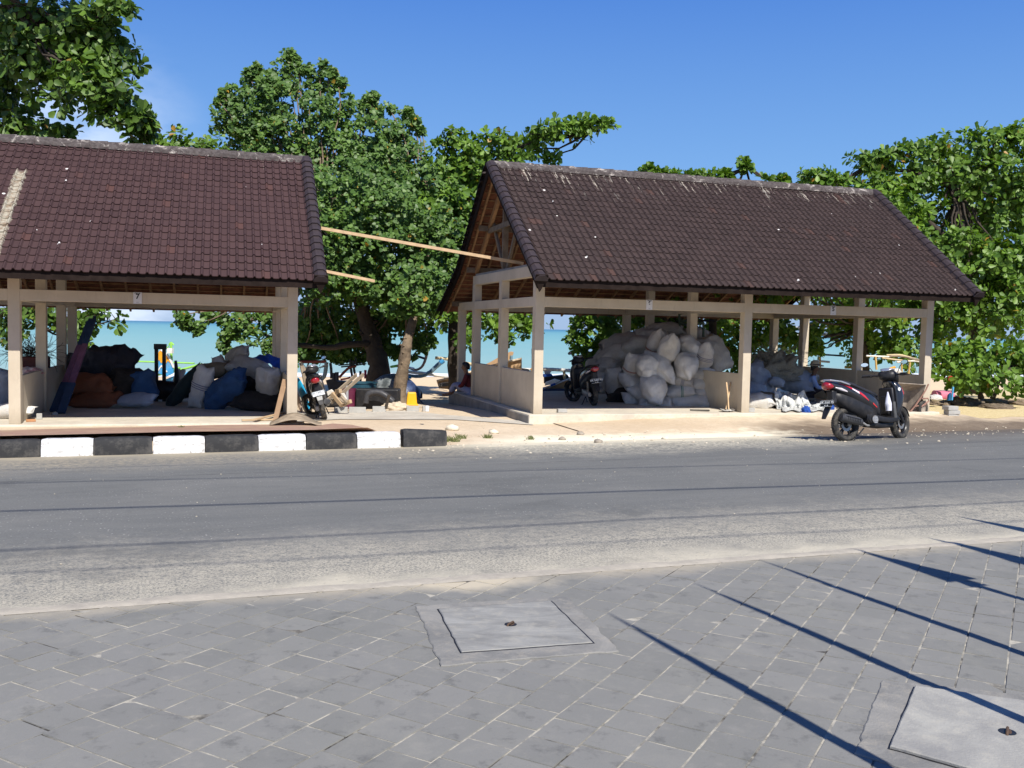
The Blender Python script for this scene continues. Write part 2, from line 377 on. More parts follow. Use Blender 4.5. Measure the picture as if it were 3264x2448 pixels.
sand=t.mr(t.mth('ADD',dd,t.mth('MULTIPLY_ADD',cl,.5,-.25)),-.22,.05); base=t.mix(t.mth('MULTIPLY',sand,t.mr(sc,.3,.6,.5,1)),base,(.40,.35,.26))
cb=gz(1410,1850,0)
dx=t.mth('MULTIPLY',t.mth('ADD',sx_[0],-cb.x),1.0); dy=t.mth('MULTIPLY',t.mth('ADD',sx_[1],-cb.y),2.2)
dr=t.mth('SQRT',t.mth('ADD',t.mth('MULTIPLY',dx,dx),t.mth('MULTIPLY',dy,dy)))
bul=t.mr(t.mth('ADD',dr,t.mth('MULTIPLY_ADD',t.noise(c,3,5,.6),.7,-.35)),.75,.35); base=t.mix(bul,base,(.48,.42,.31))
t.set(base,.85,.3); t.bump(t.mth('ADD',fn,t.mth('MULTIPLY',sc,.6)),.35,.004)
o=g.build('pavement',t.m); o['kind']='structure'
t=MT('joint_sand'); c=t.co('Object'); q=t.noise(c,2.3,5,.7)
t.set(t.mix(t.mr(q,.50,.64),t.mix(t.mr(t.noise(c,11,4,.7),.4,.6),(.22,.21,.185),(.42,.39,.32)),(.05,.047,.042)),.95,.1); t.bump(t.noise(c,80,4,.7),.5,.006)
poly=[PA,PB,Vector((9,1.2,0)),Vector((-9,1.2,0))]
g=G(); g.add([Vector((p.x,p.y,.0105)) for p in poly],[(0,3,2,1)]); o=g.build('paving_bed',t.m); o['kind']='structure'
# cream edge band of fine sand between road and pavers
t=MT('edge_mortar'); c=t.co('Object'); q=t.noise(c,6,6,.7); t.set(t.mix(t.mr(q,.3,.7),(.33,.30,.25),(.50,.45,.36)),.95,.1); t.bump(t.noise(c,60,4,.7),.5,.008)
g=G(); K=60
for i in range(K+1):
    f=i/K; p=PA+(PB-PA)*f; wv=.10+.05*mn.noise(Vector((f*23,0,0)))+.02*mn.noise(Vector((f*90,3,0)))
    for k,(d_,z_) in enumerate(((-.02,.0145),(.02,.017),(wv*.7,.014),(wv+.05,.004))): q_=p+PN*d_; g.v.append((q_.x,q_.y,z_)); g.t.append(0)
for i in range(K):
    for k in range(3): g.f.append((i*4+k,(i+1)*4+k,(i+1)*4+k+1,i*4+k+1)); g.mi.append(0)
o=g.build('pavement_edge',t.m,smooth='all',recalc=True); o['kind']='structure'

# ---- inspection covers
def z2(x,y): return (1200+x*.4069,1800+y*.4069)
def z3(x,y): return (2300+x*.5413,1550+y*.5413)
t=MT('cement_cover'); c=t.co('Object'); q=t.noise(c,3.2,6,.65,.6); q2=t.noise(c,14,6,.7)
t.set(t.mix(t.mr(q2,.5,.75,0,.5),t.mix(t.mr(q,.35,.65),(.24,.235,.22),(.36,.35,.31)),(.46,.43,.35)),.85,.3); t.bump(t.mth('ADD',q2,t.noise(c,90,3)),.35,.006); M_COV=t.m
t=MT('streaked_cement_lid'); c=t.co('Object',(1,3,1)); q=t.noise(c,2.6,6,.65,.6); q2=t.noise(t.co('Object'),14,6,.7); t.set(t.mix(t.mr(q2,.5,.75,0,.5),t.mix(t.mr(q,.35,.65),(.19,.188,.175),(.31,.305,.28)),(.40,.37,.30)),.85,.3); t.bump(q2,.35,.006); M_LID=t.m
def slab(g,pts,z0,z1,jag=.0,inset=.006,sub=14):
    P=[]
    for i,p in enumerate(pts):
        q=pts[(i+1)%len(pts)]
        for k in range(sub):
            f=k/sub; r_=Vector(p)+(Vector(q)-Vector(p))*f; nrm=(Vector(q)-Vector(p)).normalized(); nrm=Vector((-nrm.y,nrm.x,0))
            P.append(r_+nrm*jag*mn.noise(Vector((r_.x*14,r_.y*14,z1*50)))*(0 if k==0 else 1))
    n=len(P); cc=sum(P,Vector())/n
    ins=[p+(cc-p).normalized()*inset for p in P]
    g.add([(p.x,p.y,z0) for p in P]+[(p.x,p.y,z1-.004) for p in P]+[(p.x,p.y,z1) for p in ins],
      [tuple(range(2*n,3*n))]+[(i,(i+1)%n,(i+1)%n+n,i+n) for i in range(n)]+[(i+n,(i+1)%n+n,(i+1)%n+2*n,i+2*n) for i in range(n)])
t=MT('old_cement_surround'); c=t.co('Object'); q=t.noise(c,3.2,6,.7,.6); q2=t.noise(c,16,6,.7); t.set(t.mix(t.mr(q2,.5,.75,0,.5),t.mix(t.mr(q,.35,.65),(.17,.168,.158),(.27,.26,.235)),(.38,.34,.27)),.9,.2); t.bump(t.mth('ADD',q2,t.noise(c,90,3)),.4,.006); M_COS=t.m
def cover(lab,outer,inner,hand,zo=.021,zi=.022,lm=M_LID,grp='concrete inspection covers in the paving'):
    cc=sum((gz(*p) for p in inner),Vector())/4; root=empty('inspection_cover',(cc.x,cc.y,0),0,lab,'manhole cover',grp)
    O=[gz(*p)-cc for p in outer]; I=[gz(*p)-cc for p in inner]
    g=G(); slab(g,O,.0,zo,.016,sub=26); g.build('cement_surround',M_COS,root,recalc=True)
    g=G(); slab(g,[p+(-p).normalized()*(-.012) for p in I],zo+.0005,zo+.0015,.006,.001); g.build('seam',M_BLACK,root,recalc=True)
    g=G(); slab(g,I,zo+.001,zi+.004,.006); g.build('lid',lm,root,recalc=True)
    g=G(); h=gz(*hand)-cc; d_=U*.045
    g.tube([h-d_*.8+Vector((0,0,zi)),h-d_*.6+Vector((0,0,zi+.012)),h+d_*.6+Vector((0,0,zi+.012)),h+d_*.8+Vector((0,0,zi))],.006,8)
    g.tube([h-d_*.5+Vector((.012,0,zi+.0045)),h+d_*.5+Vector((.012,0,zi+.0046))],.008,8,sq=.1)
    g.build('lifting_ring',pm('rusty_iron',(.09,.055,.035),.8),root,smooth=True)
    g=G(); g.lathe([(.0,.0),(.034,.0006)],h+Vector((0,0,zi+.0048)),Matrix.Rotation(R(90),3,'X'),16); g.build('finger_hole',M_BLACK,root)
cover('square cement inspection cover at the middle of the grey pavement',
  [z2(505,820),z2(1900,705),z2(1500,270),z2(305,350)],[z2(665,722),z2(1695,645),z2(1365,315),z2(485,380)],z2(1050,505))
cover('pale cement inspection cover at the bottom right corner of the pavement',
  [z3(780,1600),z3(2500,2150),z3(2600,1330),z3(945,1165)],[z3(990,1575),z3(2250,1930),z3(2330,1380),z3(1138,1212)],z3(1680,1495),.020,.030,M_COV)

# ---- kerb blocks
t=MT('kerb_black_paint'); c=t.co('Object'); q=t.noise(c,5,6,.7); t.set(t.mix(t.mr(q,.45,.75,0,.7),(.026,.026,.027),(.14,.13,.115)),.75,.3); t.bump(t.noise(c,70,5,.75),.8,.006); M_KB=t.m
t=MT('kerb_white_paint'); c=t.co('Object'); q=t.noise(t.co('Object',(1,1,2)),11,7,.75,1.); t.set(t.mix(t.mr(q,.50,.66),(.66,.66,.65),(.30,.28,.25)),.7,.3); t.bump(t.noise(c,50,5,.75),.7,.006); M_KW=t.m
kx=[-60,128,298,487,654,824,977,1139,1279]; KB0=gz(0,1464,-.18); KB1=gz(1279,1430.5,-.18)
kd=(KB1-KB0).normalized(); kn=Vector((-kd.y,kd.x,0)); names=['first','second','third','fourth','fifth']
def kerbat(x):
    f=0; y0=1464; 
    p=gz(x,1464-(33.5/1279)*x,-.18); return KB0+kd*((p-KB0).dot(kd))
nb=nw=0
for i in range(9):
    black=(i%2==0)
    if i<8: a=kerbat(kx[i]); b=kerbat(kx[i+1])
    else: a=gz(1287,1433,-.19); b=gz(1425,1427.5,-.19)
    ln=(b-a).length-.012; d=(b-a).normalized(); 
    if black: nb+=1; lab='%s black kerb block from the left in the striped kerb'%names[nb-1]
    else: nw+=1; lab='%s white kerb block from the left in the striped kerb'%names[nw-1]
    if i==8: lab='tilted black kerb block standing loose at the right end of the striped kerb'
    h=.235+(.055 if i==8 else 0); prof=[(0,-.03),(.012,h*.55),(.03,h-.045),(.052,h-.012),(.085,h),(.215,h),(.24,h-.02),(.245,-.03)]
    g=G(); ns=10
    for k in range(ns+1):
        f=k/ns; x=(f-.5)*ln; e_=.012*(1 if k in (0,ns) else 0)
        for (yy,zz) in prof:
            dn=.003*mn.noise(Vector((x*9+i*7,yy*20,zz*20)))
            g.v.append((x,yy+ (e_ if yy<.1 else -e_)+dn, zz-(e_ if zz>.1 else 0)+dn)); g.t.append(0)
    m_=len(prof)
    for k in range(ns):
        for j in range(m_-1): g.f.append((k*m_+j,(k+1)*m_+j,(k+1)*m_+j+1,k*m_+j+1)); g.mi.append(0)
    g.f+= [tuple(range(m_)),tuple(ns*m_+j for j in reversed(range(m_)))]; g.mi+=[0,0]
    o=g.build('kerb_block',M_KB if black else M_KW,loc=(a+b)/2,rot=(R(-6) if i==8 else R((i*37%5-2)*.4),R(3.0) if i==8 else R((i*53%5-2)*.15),math.atan2(d.y,d.x)+(R(-4) if i==8 else 0)),smooth=True,recalc=True)
    tagit(o,lab,'kerb block','black and white kerb blocks along the road')

# ---- red paving strip behind the kerb, concrete strip, gutter
t=MT('red_paving'); c=t.co('Object',rot=(0,0,R(8))); q=t.noise(t.co('Object'),2.2,6,.7)
bk=t.N('ShaderNodeTexBrick',{'Vector':c,'Scale':1.,'Color1':(.36,.22,.17,1),'Color2':(.31,.19,.15,1),'Mortar':(.30,.22,.16,1),'Mortar Size':.008,'Brick Width':.2,'Row Height':.1})
t.set(t.mix(t.mr(q,.45,.72),bk.outputs[0],(.42,.31,.21)),.9,.2); t.bump(t.noise(t.co('Object'),40,5,.7),.5,.006)
pts=[(-400,1382),(0,1371),(300,1363),(700,1354),(940,1352),(1005,1357),(1060,1349),(1120,1353),(1160,1362),(1200,1372),(1170,1387),(1000,1395),(600,1402),(0,1418),(-400,1426)]
P=[gz(x,y,-.155) for x,y in pts]; kk=KB0+kn*.23
def pk(p): 
    d_=(p-kk).dot(kn); return p if d_>0 else p-kn*d_
P=[pk(p) for p in P]
g=G(); g.add([(p.x,p.y,(-.158 if i<10 else -.03)) for i,p in enumerate(P)],[tuple(reversed(range(len(P))))]); bmx=g.build('red_paved_strip',t.m); bmx['kind']='structure'
def gsheet(name,pts,mat,dz=.006,z=None):
    P=[gp(x,y) if z is None else gz(x,y,z) for x,y in pts]; g=G()
    g.add([(p.x,p.y,p.z+dz) for p in P],[tuple(range(len(P)))]); o=g.build(name,mat,recalc=True)
    if o.data.polygons[0].normal.z<0: o.data.flip_normals()
    o['kind']='structure'; return o
gsheet('concrete_path',[(930,1347),(1080,1338),(1450,1339),(1700,1356),(1690,1345),(1400,1322),(1300,1310),(930,1316)],pm('path_cement',(.50,.46,.39),.9,.15,sc=3,bump=.3,bs=60,dirt=(.36,.31,.25),dsc=2),.012)
# ---------------------------------------------------------------- pavilions
t=MT('beige_painted_render'); c=t.co('Object'); q=t.noise(c,1.6,5,.6); q2=t.noise(t.co('Object',(3,3,.7)),5,5,.65); q3=t.noise(c,45,4,.7)
col=t.mix(t.mr(q,.35,.65),(.50,.43,.325),(.58,.505,.39)); col=t.mix(t.mr(q2,.55,.78,0,.45),col,(.36,.30,.23))
zz=t.sep(c)[2]
col=t.mix(t.mth('MULTIPLY',t.mr(t.mth('ADD',zz,t.mth('MULTIPLY_ADD',q2,.5,-.25)),.28,.02),.6),col,(.34,.28,.20))
ck=t.mr(t.noise(t.co('Object',(2,2,2)),7,7,.8),.66,.70); col=t.mix(t.mth('MULTIPLY',ck,.5),col,(.30,.27,.22))
t.set(col,.8,.25); t.bump(t.mth('ADD',q3,t.mth('MULTIPLY',q,.5)),.3,.006); M_REND=t.m
t=MT('grey_cement_render'); c=t.co('Object'); q=t.noise(c,2.5,6,.65,.3); t.set(t.mix(t.mr(q,.35,.65),(.22,.21,.195),(.34,.32,.29)),.9,.2); t.bump(t.noise(c,50,4,.7),.35,.006); M_PLI=t.m
t=MT('pavilion_floor_concrete'); c=t.co('Object'); q=t.noise(c,1.2,6,.6,.4); q2=t.noise(c,9,6,.7)
t.set(t.mix(t.mr(q2,.5,.75,0,.5),t.mix(t.mr(q,.35,.65),(.50,.45,.37),(.66,.60,.48)),(.40,.31,.22)),.9,.2); t.bump(t.noise(c,60,4,.7),.3,.005); M_FLO=t.m
def tilemat(name,base,lt,red,white,wz):
    t=MT(name); c=t.co('Object'); tn=t.attr('tone'); sl=t.attr('slope'); q=t.noise(c,1.1,5,.6); q2=t.noise(c,17,6,.7)
    col=t.mix(tn,base,lt); col=t.mix(t.mr(tn,.98,.99,0,.6),col,red); col=t.mix(t.mr(q,.4,.7,0,.35),col,tuple(k*1.35 for k in base))
    col=t.mix(t.mr(q2,.62,.8,0,.35),col,(.16,.14,.12))
    # bird lime and lichen streaks running down from the ridge (slope: 0 eave .. 1 ridge)
    s1=t.noise(t.co('Object',(11,.6,.6)),2.0,6,.7); s2=t.noise(t.co('Object',(1.2,1.2,1.2)),1.3,3)
    m=t.mth('MULTIPLY',t.mr(t.mth('ADD',s1,t.mth('MULTIPLY_ADD',sl,.32,-.32)),wz,wz+.045),t.mr(s2,.38,.55))
    m=t.mth('MULTIPLY',m,t.mr(sl,.55,.9)); col=t.mix(t.mth('MULTIPLY',m,white),col,(.62,.56,.46))
    v=t.vor(c,2.1,'Distance'); m=t.mth('MULTIPLY',t.mr(v,.065,.05),t.mr(t.sep(t.vor(c,2.1,'Color'))[0],.35,.4)); col=t.mix(m,col,(.72,.70,.66))
    if name.startswith('red'):   # one run of old pale tiles near the left end
        X=t.sep(c); w_=t.mth('MULTIPLY_ADD',t.noise(c,9,4,.7),.10,-.05); xa=t.mth('ADD',X[0],w_)
        m=t.mth('MULTIPLY',t.mth('MULTIPLY',t.mr(xa,-.16,-.14),t.mr(xa,.05,.03)),t.mth('MULTIPLY',t.mr(t.mth('ADD',X[1],w_),1.5,1.42),t.mr(t.noise(c,5,4,.7),.35,.45)))
        col=t.mix(t.mth('MULTIPLY',m,.9),col,t.mix(t.mr(t.noise(c,12,4),.4,.65),(.40,.37,.29),(.25,.19,.13)))
    t.set(col,.75,.15); t.bump(t.noise(c,70,4,.7),.25,.003); return t.m
M_TL=tilemat('red_brown_roof_tile',(.052,.030,.030),(.066,.038,.037),(.095,.045,.036),.35,.62)
M_TR=tilemat('dark_brown_roof_tile',(.040,.028,.026),(.054,.037,.034),(.085,.045,.035),.75,.555)
t=MT('ridge_tile_lime'); c=t.co('Object'); q=t.noise(c,4,6,.75,.8); q2=t.noise(c,14,5,.7)
t.set(t.mix(t.mr(q,.55,.66),t.mix(t.mr(q2,.4,.65),(.055,.045,.043),(.11,.095,.09)),(.42,.38,.34)),.85,.2); t.bump(q2,.4,.008); M_RIDGE=t.m
t=MT('dark_verge_tile'); c=t.co('Object'); q=t.noise(c,6,5,.7); t.set(t.mix(t.mr(q,.35,.7),(.032,.024,.026),(.05,.037,.039)),.65,.25); t.bump(t.noise(c,60,4),.2,.003); M_VERGE=t.m
M_UNDER=pm('terracotta_underside',(.19,.075,.04),.9,.3,dirt=(.05,.025,.018),dsc=5,damt=.8)
M_RAFT=pm('rafter_timber',(.30,.17,.08),.8,.25,dirt=(.12,.075,.045),dsc=5,damt=.6)
M_DARKW=pm('weathered_truss_timber',(.17,.13,.09),.85,.3,dirt=(.07,.05,.04))
M_FASC=pm('dark_fascia',(.020,.014,.012),.9,.3,spec=.06)

def slope_pt(prof,u):
    pass
def tile_slope(g,a0,a1,p0,p1,per=.1385,rows=20,slA=None):
    """real overlapping pan tiles from eave p0=(b,z) to top p1; returns verts arrays"""
    L_=math.hypot(p1[0]-p0[0],p1[1]-p0[1]); ux,uz=(p1[0]-p0[0])/L_,(p1[1]-p0[1])/L_
    sg=1 if ux>0 else -1; nx,nzv=-uz*sg,ux*sg   # outward normal
    nt_=max(1,round((a1-a0)/per)); w=(a1-a0)/nt_; gl=L_/rows
    prof=[(0,.0),(.06,.010),(.16,.031),(.26,.031),(.36,.010),(.42,.0),(.72,-.003),(1.0,.0)]
    for r_ in range(rows):
        dj=(RNG.random()-.5)*.006
        for k in range(nt_):
            wv=.022*mn.noise(Vector((a0*3+k*w*.45,r_*gl*.5,p0[0]))); tn=RNG.random(); s0=r_*gl-.004+dj+(RNG.random()-.5)*.010; s1=(r_+1)*gl+.035; lift=.020+(RNG.random()-.5)*.007; mid_=(s0+s1)/2
            vs=[]
            for (s,h0) in ((s0,lift),(s1,.002)):
                for (q,h) in prof: 
                    hh=h+h0+wv; vs.append((a0+(k+q)*w, p0[0]+ux*s+nx*hh, p0[1]+uz*s+nzv*hh))
            for (q,h) in prof:  # front lip
                hh=h+lift-.014+wv; vs.append((a0+(k+q)*w, p0[0]+ux*s0+nx*hh, p0[1]+uz*s0+nzv*hh))
            n=len(prof); fs=[]
            for i in range(n-1):
                fs.append((i,i+1,n+i+1,n+i)); fs.append((2*n+i,2*n+i+1,i+1,i))
            if sg<0: fs=[f[::-1] for f in fs]
            g.add(vs,fs,tn); slA+= [min(1,max(0,(r_+.5)/rows))]*len(vs)
def verge(g,a,path,side,w=.12,h=.075,gl=.215):
    # overlapping angular verge caps along polyline path [(b,z)..] from eave to ridge, on gable plane a
    for (p0,p1) in zip(path,path[1:]):
        L_=math.hypot(p1[0]-p0[0],p1[1]-p0[1]); n=max(1,round(L_/gl)); ux,uz=(p1[0]-p0[0])/L_,(p1[1]-p0[1])/L_; sg=1 if ux>0 else -1; nx,nzv=-uz*sg,ux*sg
        for k in range(n):
            s0=k*L_/n-.01; s1=(k+1)*L_/n+.03; vs=[]
            for (s,sc_,lf) in ((s0,1.06,.016),(s1,.93,.0)):
                for (q,hh) in ((-1.0,-.4),(-.85,.35),(-.4,1.),(.4,1.),(.85,.35),(1.0,-.5)):
                    h2=hh*h*sc_+lf+.02; vs.append((a+q*w*sc_, p0[0]+ux*s+nx*h2, p0[1]+uz*s+nzv*h2))
            m=6; fs=[(i,i+1,m+i+1,m+i) for i in range(m-1)]+[tuple(reversed(range(m)))]
            if sg<0: fs=[f[::-1] for f in fs]
            g.add(vs,fs,RNG.random())
def pavilion(name,lab,org,yaw,zf,bays,ra0,ra1,tm,walls,full=True,tie_at=(),rows=20):
    root=empty(name,(org[0],org[1],zf),yaw,lab,'pavilion','open fishermen pavilions by the road')
    CW=.18; D=[0,2.32,4.56,5.98]; ZB,ZT=2.05,2.24; ZH=.79; TB,TT=2.63,2.84
    eF=(-1.05,2.50); rg=(2.41,5.06); bd=(4.85,3.02); eB=(6.8,2.05)
    zr=lambda b: (eF[1]+(b-eF[0])*(rg[1]-eF[1])/(rg[0]-eF[0])) if b<rg[0] else ((rg[1]+(b-rg[0])*(bd[1]-rg[1])/(bd[0]-rg[0])) if b<bd[0] else bd[1]+(b-bd[0])*(eB[1]-bd[1])/(eB[0]-bd[0]))
    # floor slab + plinth
    g=G(); A0,A1=bays[0]-.14,bays[-1]+CW+.12; g.box(((A0+A1)/2,(D[3]+CW)/2,-.45),(A1-A0,D[3]+CW+.36,.9)); g.build('floor_slab',[M_FLO],root,bev=.012)
    g=G(); g.box(((A0+A1)/2,(D[3]+CW)/2+.03,-.47),(A1-A0+.024,D[3]+CW+.38,.9)); g.build('plinth',[M_PLI],root,bev=.01)
    # columns
    for a in bays:
        for k,b in enumerate(D):
            top=TB if k in (1,2) else (zr(b)-.16 if k==0 else ZT)
            if k==0: top=2.86
            g=G(); g.box((a+CW/2,b+CW/2,top/2),(CW,CW,top),taper=1.0); 
            g.build('column',M_REND,root,bev=.006)
    iw=.16; c2=CW/2
    # long beams front and rear (between columns, set back 3 mm)
    for x0,x1 in zip(bays,bays[1:]):
        for b in (0,D[3]):
            g=G(); g.box(((x0+CW+x1)/2,b+c2-.004,(ZB+ZT)/2),(x1-x0-CW,.165,ZT-ZB)); g.build('beam',M_REND,root,bev=.004)
        g=G(); g.box(((x0+CW+x1)/2,c2,2.60),(x1-x0-CW,.15,.17)); g.build('eaves_beam',M_REND,root,bev=.004)
    if bays[0]-ra0>.9: pass
    # cross beams
    for a in bays:
        for b0,b1 in zip(D,D[1:]):
            g=G(); g.box((a+c2-.004,(b0+CW+b1)/2,(ZB+ZT)/2-.0),(.165,b1-b0-CW,ZT-ZB)); g.build('beam',M_REND,root,bev=.004)
        g=G(); g.box((a+c2,(.62+D[2]+CW)/2-.3,(TB+TT)/2),(.17,D[2]+CW-.02,TT-TB)); 
        g.build('tie_beam',M_REND,root,bev=.004)
        # rough cement bedding under the truss
        g=G(); g.loft([(.55,a+c2,0,0,0)],3) if False else None
        g.beam((a+c2,.55,TT+.02),(a+c2,D[2]+.05,TT+.02),.12,.05); g.build('cement_bedding',M_PLI,root)
        # low wall
        if a in walls:
            for b0,b1 in zip(D[:2],D[1:3]):
                g=G(); g.box((a+c2,(b0+CW+b1)/2,ZH/2),(.10,b1-b0-CW,ZH)); g.build('low_wall',M_REND,root,bev=.006)
    # roof tiles
    hi=(rg[0],rg[1])
    for nm,p0,p1,rr in (('roof_tiles_front',eF,(rg[0]-.02,rg[1]),rows),('roof_tiles_back',bd,(rg[0]+.02,rg[1]),15),('roof_tiles_lean',eB,(bd[0]+.03,bd[1]+.01),11)):
        g=G(); sa=[]; tile_slope(g,ra0,ra1,p0,p1,rows=rr,slA=sa)
        o=g.build(nm,tm,root); o['label']={'roof_tiles_front':'road-facing slope of interlocking roof tiles','roof_tiles_back':'sea-facing upper slope of roof tiles','roof_tiles_lean':'shallower lower slope of roof tiles towards the sea'}[nm]
        at_=o.data.attributes.new('slope','FLOAT','POINT'); at_.data.foreach_set('value',sa if nm=='roof_tiles_front' else [k*.6 for k in sa])
    # underside boards of terracotta + battens
    prof=[eF,rg,bd,eB]; dn=.03
    g=G(); 
    for p0,p1 in zip(prof,prof[1:]):
        if p0 is eF: p0=(eF[0]+.075,eF[1]+.055)
        g.add([(ra0+.02,p0[0],p0[1]-dn),(ra1-.02,p0[0],p0[1]-dn),(ra1-.02,p1[0],p1[1]-dn),(ra0+.02,p1[0],p1[1]-dn)],[(0,1,2,3)])
    g.build('tile_underside',M_UNDER,root)
    g=G()
    for p0,p1 in zip(prof,prof[1:]):
        L_=math.hypot(p1[0]-p0[0],p1[1]-p0[1]); n=int(L_/.215)
        for k in range(n+1):
            f=(k+.1)/n if n else 0
            if f>1 or (k==0 and p0 is eF) or (k>=n-1 and p1 is eB): continue
            b,z=p0[0]+(p1[0]-p0[0])*f,p0[1]+(p1[1]-p0[1])*f-dn-.018
            g.beam((ra0+.05,b,z),(ra1-.05,b,z),.035,.025)
    g.build('battens',M_RAFT,root)
    na=int((ra1-ra0)/.52)
    for sl in ((eF,rg),(rg,bd),(bd,eB)):
        p0,p1=sl
        ff=.045 if sl[0] is eF else 0.; p0=(p0[0]+(p1[0]-p0[0])*ff,p0[1]+(p1[1]-p0[1])*ff); p1=p1 if sl[1] is not eB else (p1[0]-.12,p1[1]+.055)
        for k in range(na+1):
            a=ra0+.12+(ra1-ra0-.24)*k/na; d0=.03+.045+.03
            g=G(); g.beam((a,p0[0],p0[1]-d0),(a,p1[0],p1[1]-d0),.045,.07); g.build('rafter',M_RAFT,root)
    # trusses
    for a in tie_at:
        x=a+c2
        g=G(); g.beam((x,rg[0],TT+.03),(x,rg[0],rg[1]-.2),.12,.07); g.build('king_post',M_DARKW,root)
        for s_,e_ in ((-1,1.15),(1,1.15)):
            g=G(); g.beam((x+.02,rg[0]+s_*.12,TT+.04),(x+.02,rg[0]+s_*1.0,zr(rg[0]+s_*1.0)-.28),.05,.09); g.build('truss_strut',M_DARKW,root)
        g=G(); g.beam((x-.04,rg[0]-1.25,zr(rg[0]-1.25)-.3),(x-.04,rg[0]+1.15,zr(rg[0]+1.15)-.3),.05,.11); g.build('collar_tie',M_DARKW,root)
        for q0,q1 in (((rg[0],rg[1]-.22),(D[2]+.1,zr(D[2]+.1)-.25)),((rg[0],rg[1]-.22),(.1,zr(.1)-.22))):
            g=G(); g.beam((x-.03,q0[0],q0[1]),(x-.03,q1[0],q1[1]),.07,.13); g.build('principal_rafter',M_RAFT,root)
    for b in (rg[0],rg[0]-1.3,rg[0]+1.2,D[2]+.1,.1,D[3]+.1):
        g=G(); g.beam((ra0+.1,b,zr(b)-.20),(ra1-.1,b,zr(b)-.20),.07,.12); g.build('purlin',M_DARKW,root)
    # ridge caps
    g=G(); n=round((ra1-ra0)/.31)
    for k in range(n):
        x0=ra0-.02+(ra1-ra0+.04)*k/n; x1=ra0-.02+(ra1-ra0+.04)*(k+1)/n+.03; vs=[]
        rz_=(RNG.random()-.5)*.008
        for (x,sc_,lf) in ((x0,.97,0),(x1,1.04,.010)):
            for (q,h) in ((-.16,-.085),(-.145,-.02),(-.075,.055),(-.03,.08),(.03,.08),(.075,.055),(.145,-.02),(.16,-.085)):
                vs.append((x,rg[0]+q*sc_,rg[1]+.015+h*sc_+lf+rz_))
        g.add(vs,[(i,8+i,9+i,i+1) for i in range(7)]+[tuple(8+i for i in range(8))],RNG.random())
    g.build('ridge_caps',M_RIDGE,root)
    for a,sd_ in ((ra0,-1),(ra1,1)):
        g=G(); verge(g,a,[(eF[0]-.05,eF[1]-.02),(rg[0]-.06,rg[1])],sd_); verge(g,a,[(eB[0]+.05,eB[1]-.02),bd,(rg[0]+.06,rg[1])],sd_)
        g.build('verge_caps',M_VERGE,root)
        g=G()
        for p0,p1 in ((eF,rg),(rg,bd),(bd,eB)):
            g.beam((a+sd_*.03,p0[0],p0[1]-.085),(a+sd_*.03,p1[0],p1[1]-.085),.03,.17)
        g.build('barge_board',M_FASC,root)
        # lowest cap is closed by a drooping mortar nose
        g=G(); g.loft([(-.10,a,eF[1]+.0,.115,.085),(.03,a,eF[1]+.03,.11,.085)],8,2.5,ax='x') if False else None
        Mx=Matrix.Rotation(math.atan2(rg[1]-eF[1],rg[0]-eF[0]),3,'X')
        g.box((a,eF[0]-.055,eF[1]+.02),(.235,.03,.17),Mx); g.add([(a-.1,eF[0]-.03,eF[1]-.02),(a+.1,eF[0]-.03,eF[1]-.02),(a,eF[0]+.03,eF[1]-.24),(a-.1,eF[0]+.09,eF[1]+.02),(a+.1,eF[0]+.09,eF[1]+.02)],[(0,1,2),(1,4,2),(4,3,2),(3,0,2)])
        g.build('verge_end',M_FASC,root,bev=.01)
    g=G(); g.box(((ra0+ra1)/2,eF[0]+.05,eF[1]-.052),(ra1-ra0-.06,.025,.15)); g.build('fascia_board',M_FASC,root)
    return root
RA=Vector((.4178,17.9251,0)); RYAW=.3
LA=Vector((-8.3427,15.555,0)); LYAW=.293
def loc3(org,yaw,a,b,z): return Vector((org[0]+a*math.cos(yaw)-b*math.sin(yaw),org[1]+a*math.sin(yaw)+b*math.cos(yaw),z))
PR=pavilion('open_pavilion','long open pavilion with dark brown tiled roof, holding the white sack pile',RA,RYAW,0,(0,4.5,9.0),-.275,9.33,M_TR,(0,4.5,9.0),tie_at=(0,4.5,9.0))
PL=pavilion('open_pavilion','open pavilion with red-brown tiled roof cut by the left picture edge, behind the striped kerb',LA,LYAW,-.14,(-4.5,0,4.5),-5.0,4.98,M_TL,(-4.5,0,4.5),tie_at=(0,4.5))
# grey cement plinth skirt of the right pavilion steps down with the ground (already solid); signs
def sign(org,yaw,zf,a,txt,lab):
    g=G(); g.box((0,0,0),(.135,.004,.195))
    p=loc3(org,yaw,a,-.006,zf+2.145); o=g.build('notice',pm('white_sheet',(.70,.70,.72),.6,.06,bump=.0),loc=p,rot=(0,0,yaw)); tagit(o,lab,'notice','numbered notices on the front beams')
    for s_,w,z in ((txt,.12,-.012),('BALAI',.034,.068),('-- ---',.02,-.075)):
        cu=bpy.data.curves.new('lettering','FONT'); cu.body=s_; cu.size=w; cu.align_x='CENTER'; cu.extrude=.0006; cu.offset=.0035 if w>.1 else .0012
        me_o=bpy.data.objects.new('tmp',cu); COL.objects.link(me_o)
        dg=bpy.context.evaluated_depsgraph_get(); me=bpy.data.meshes.new_from_object(me_o.evaluated_get(dg)); bpy.data.objects.remove(me_o)
        me.materials.clear(); me.materials.append(pm('black_ink',(.02,.02,.025),.6,.1,bump=0)); q=bpy.data.objects.new('lettering',me); COL.objects.link(q); q.parent=o; q.location=(0,-.003,z-.0); q.rotation_euler=(R(90),0,0)
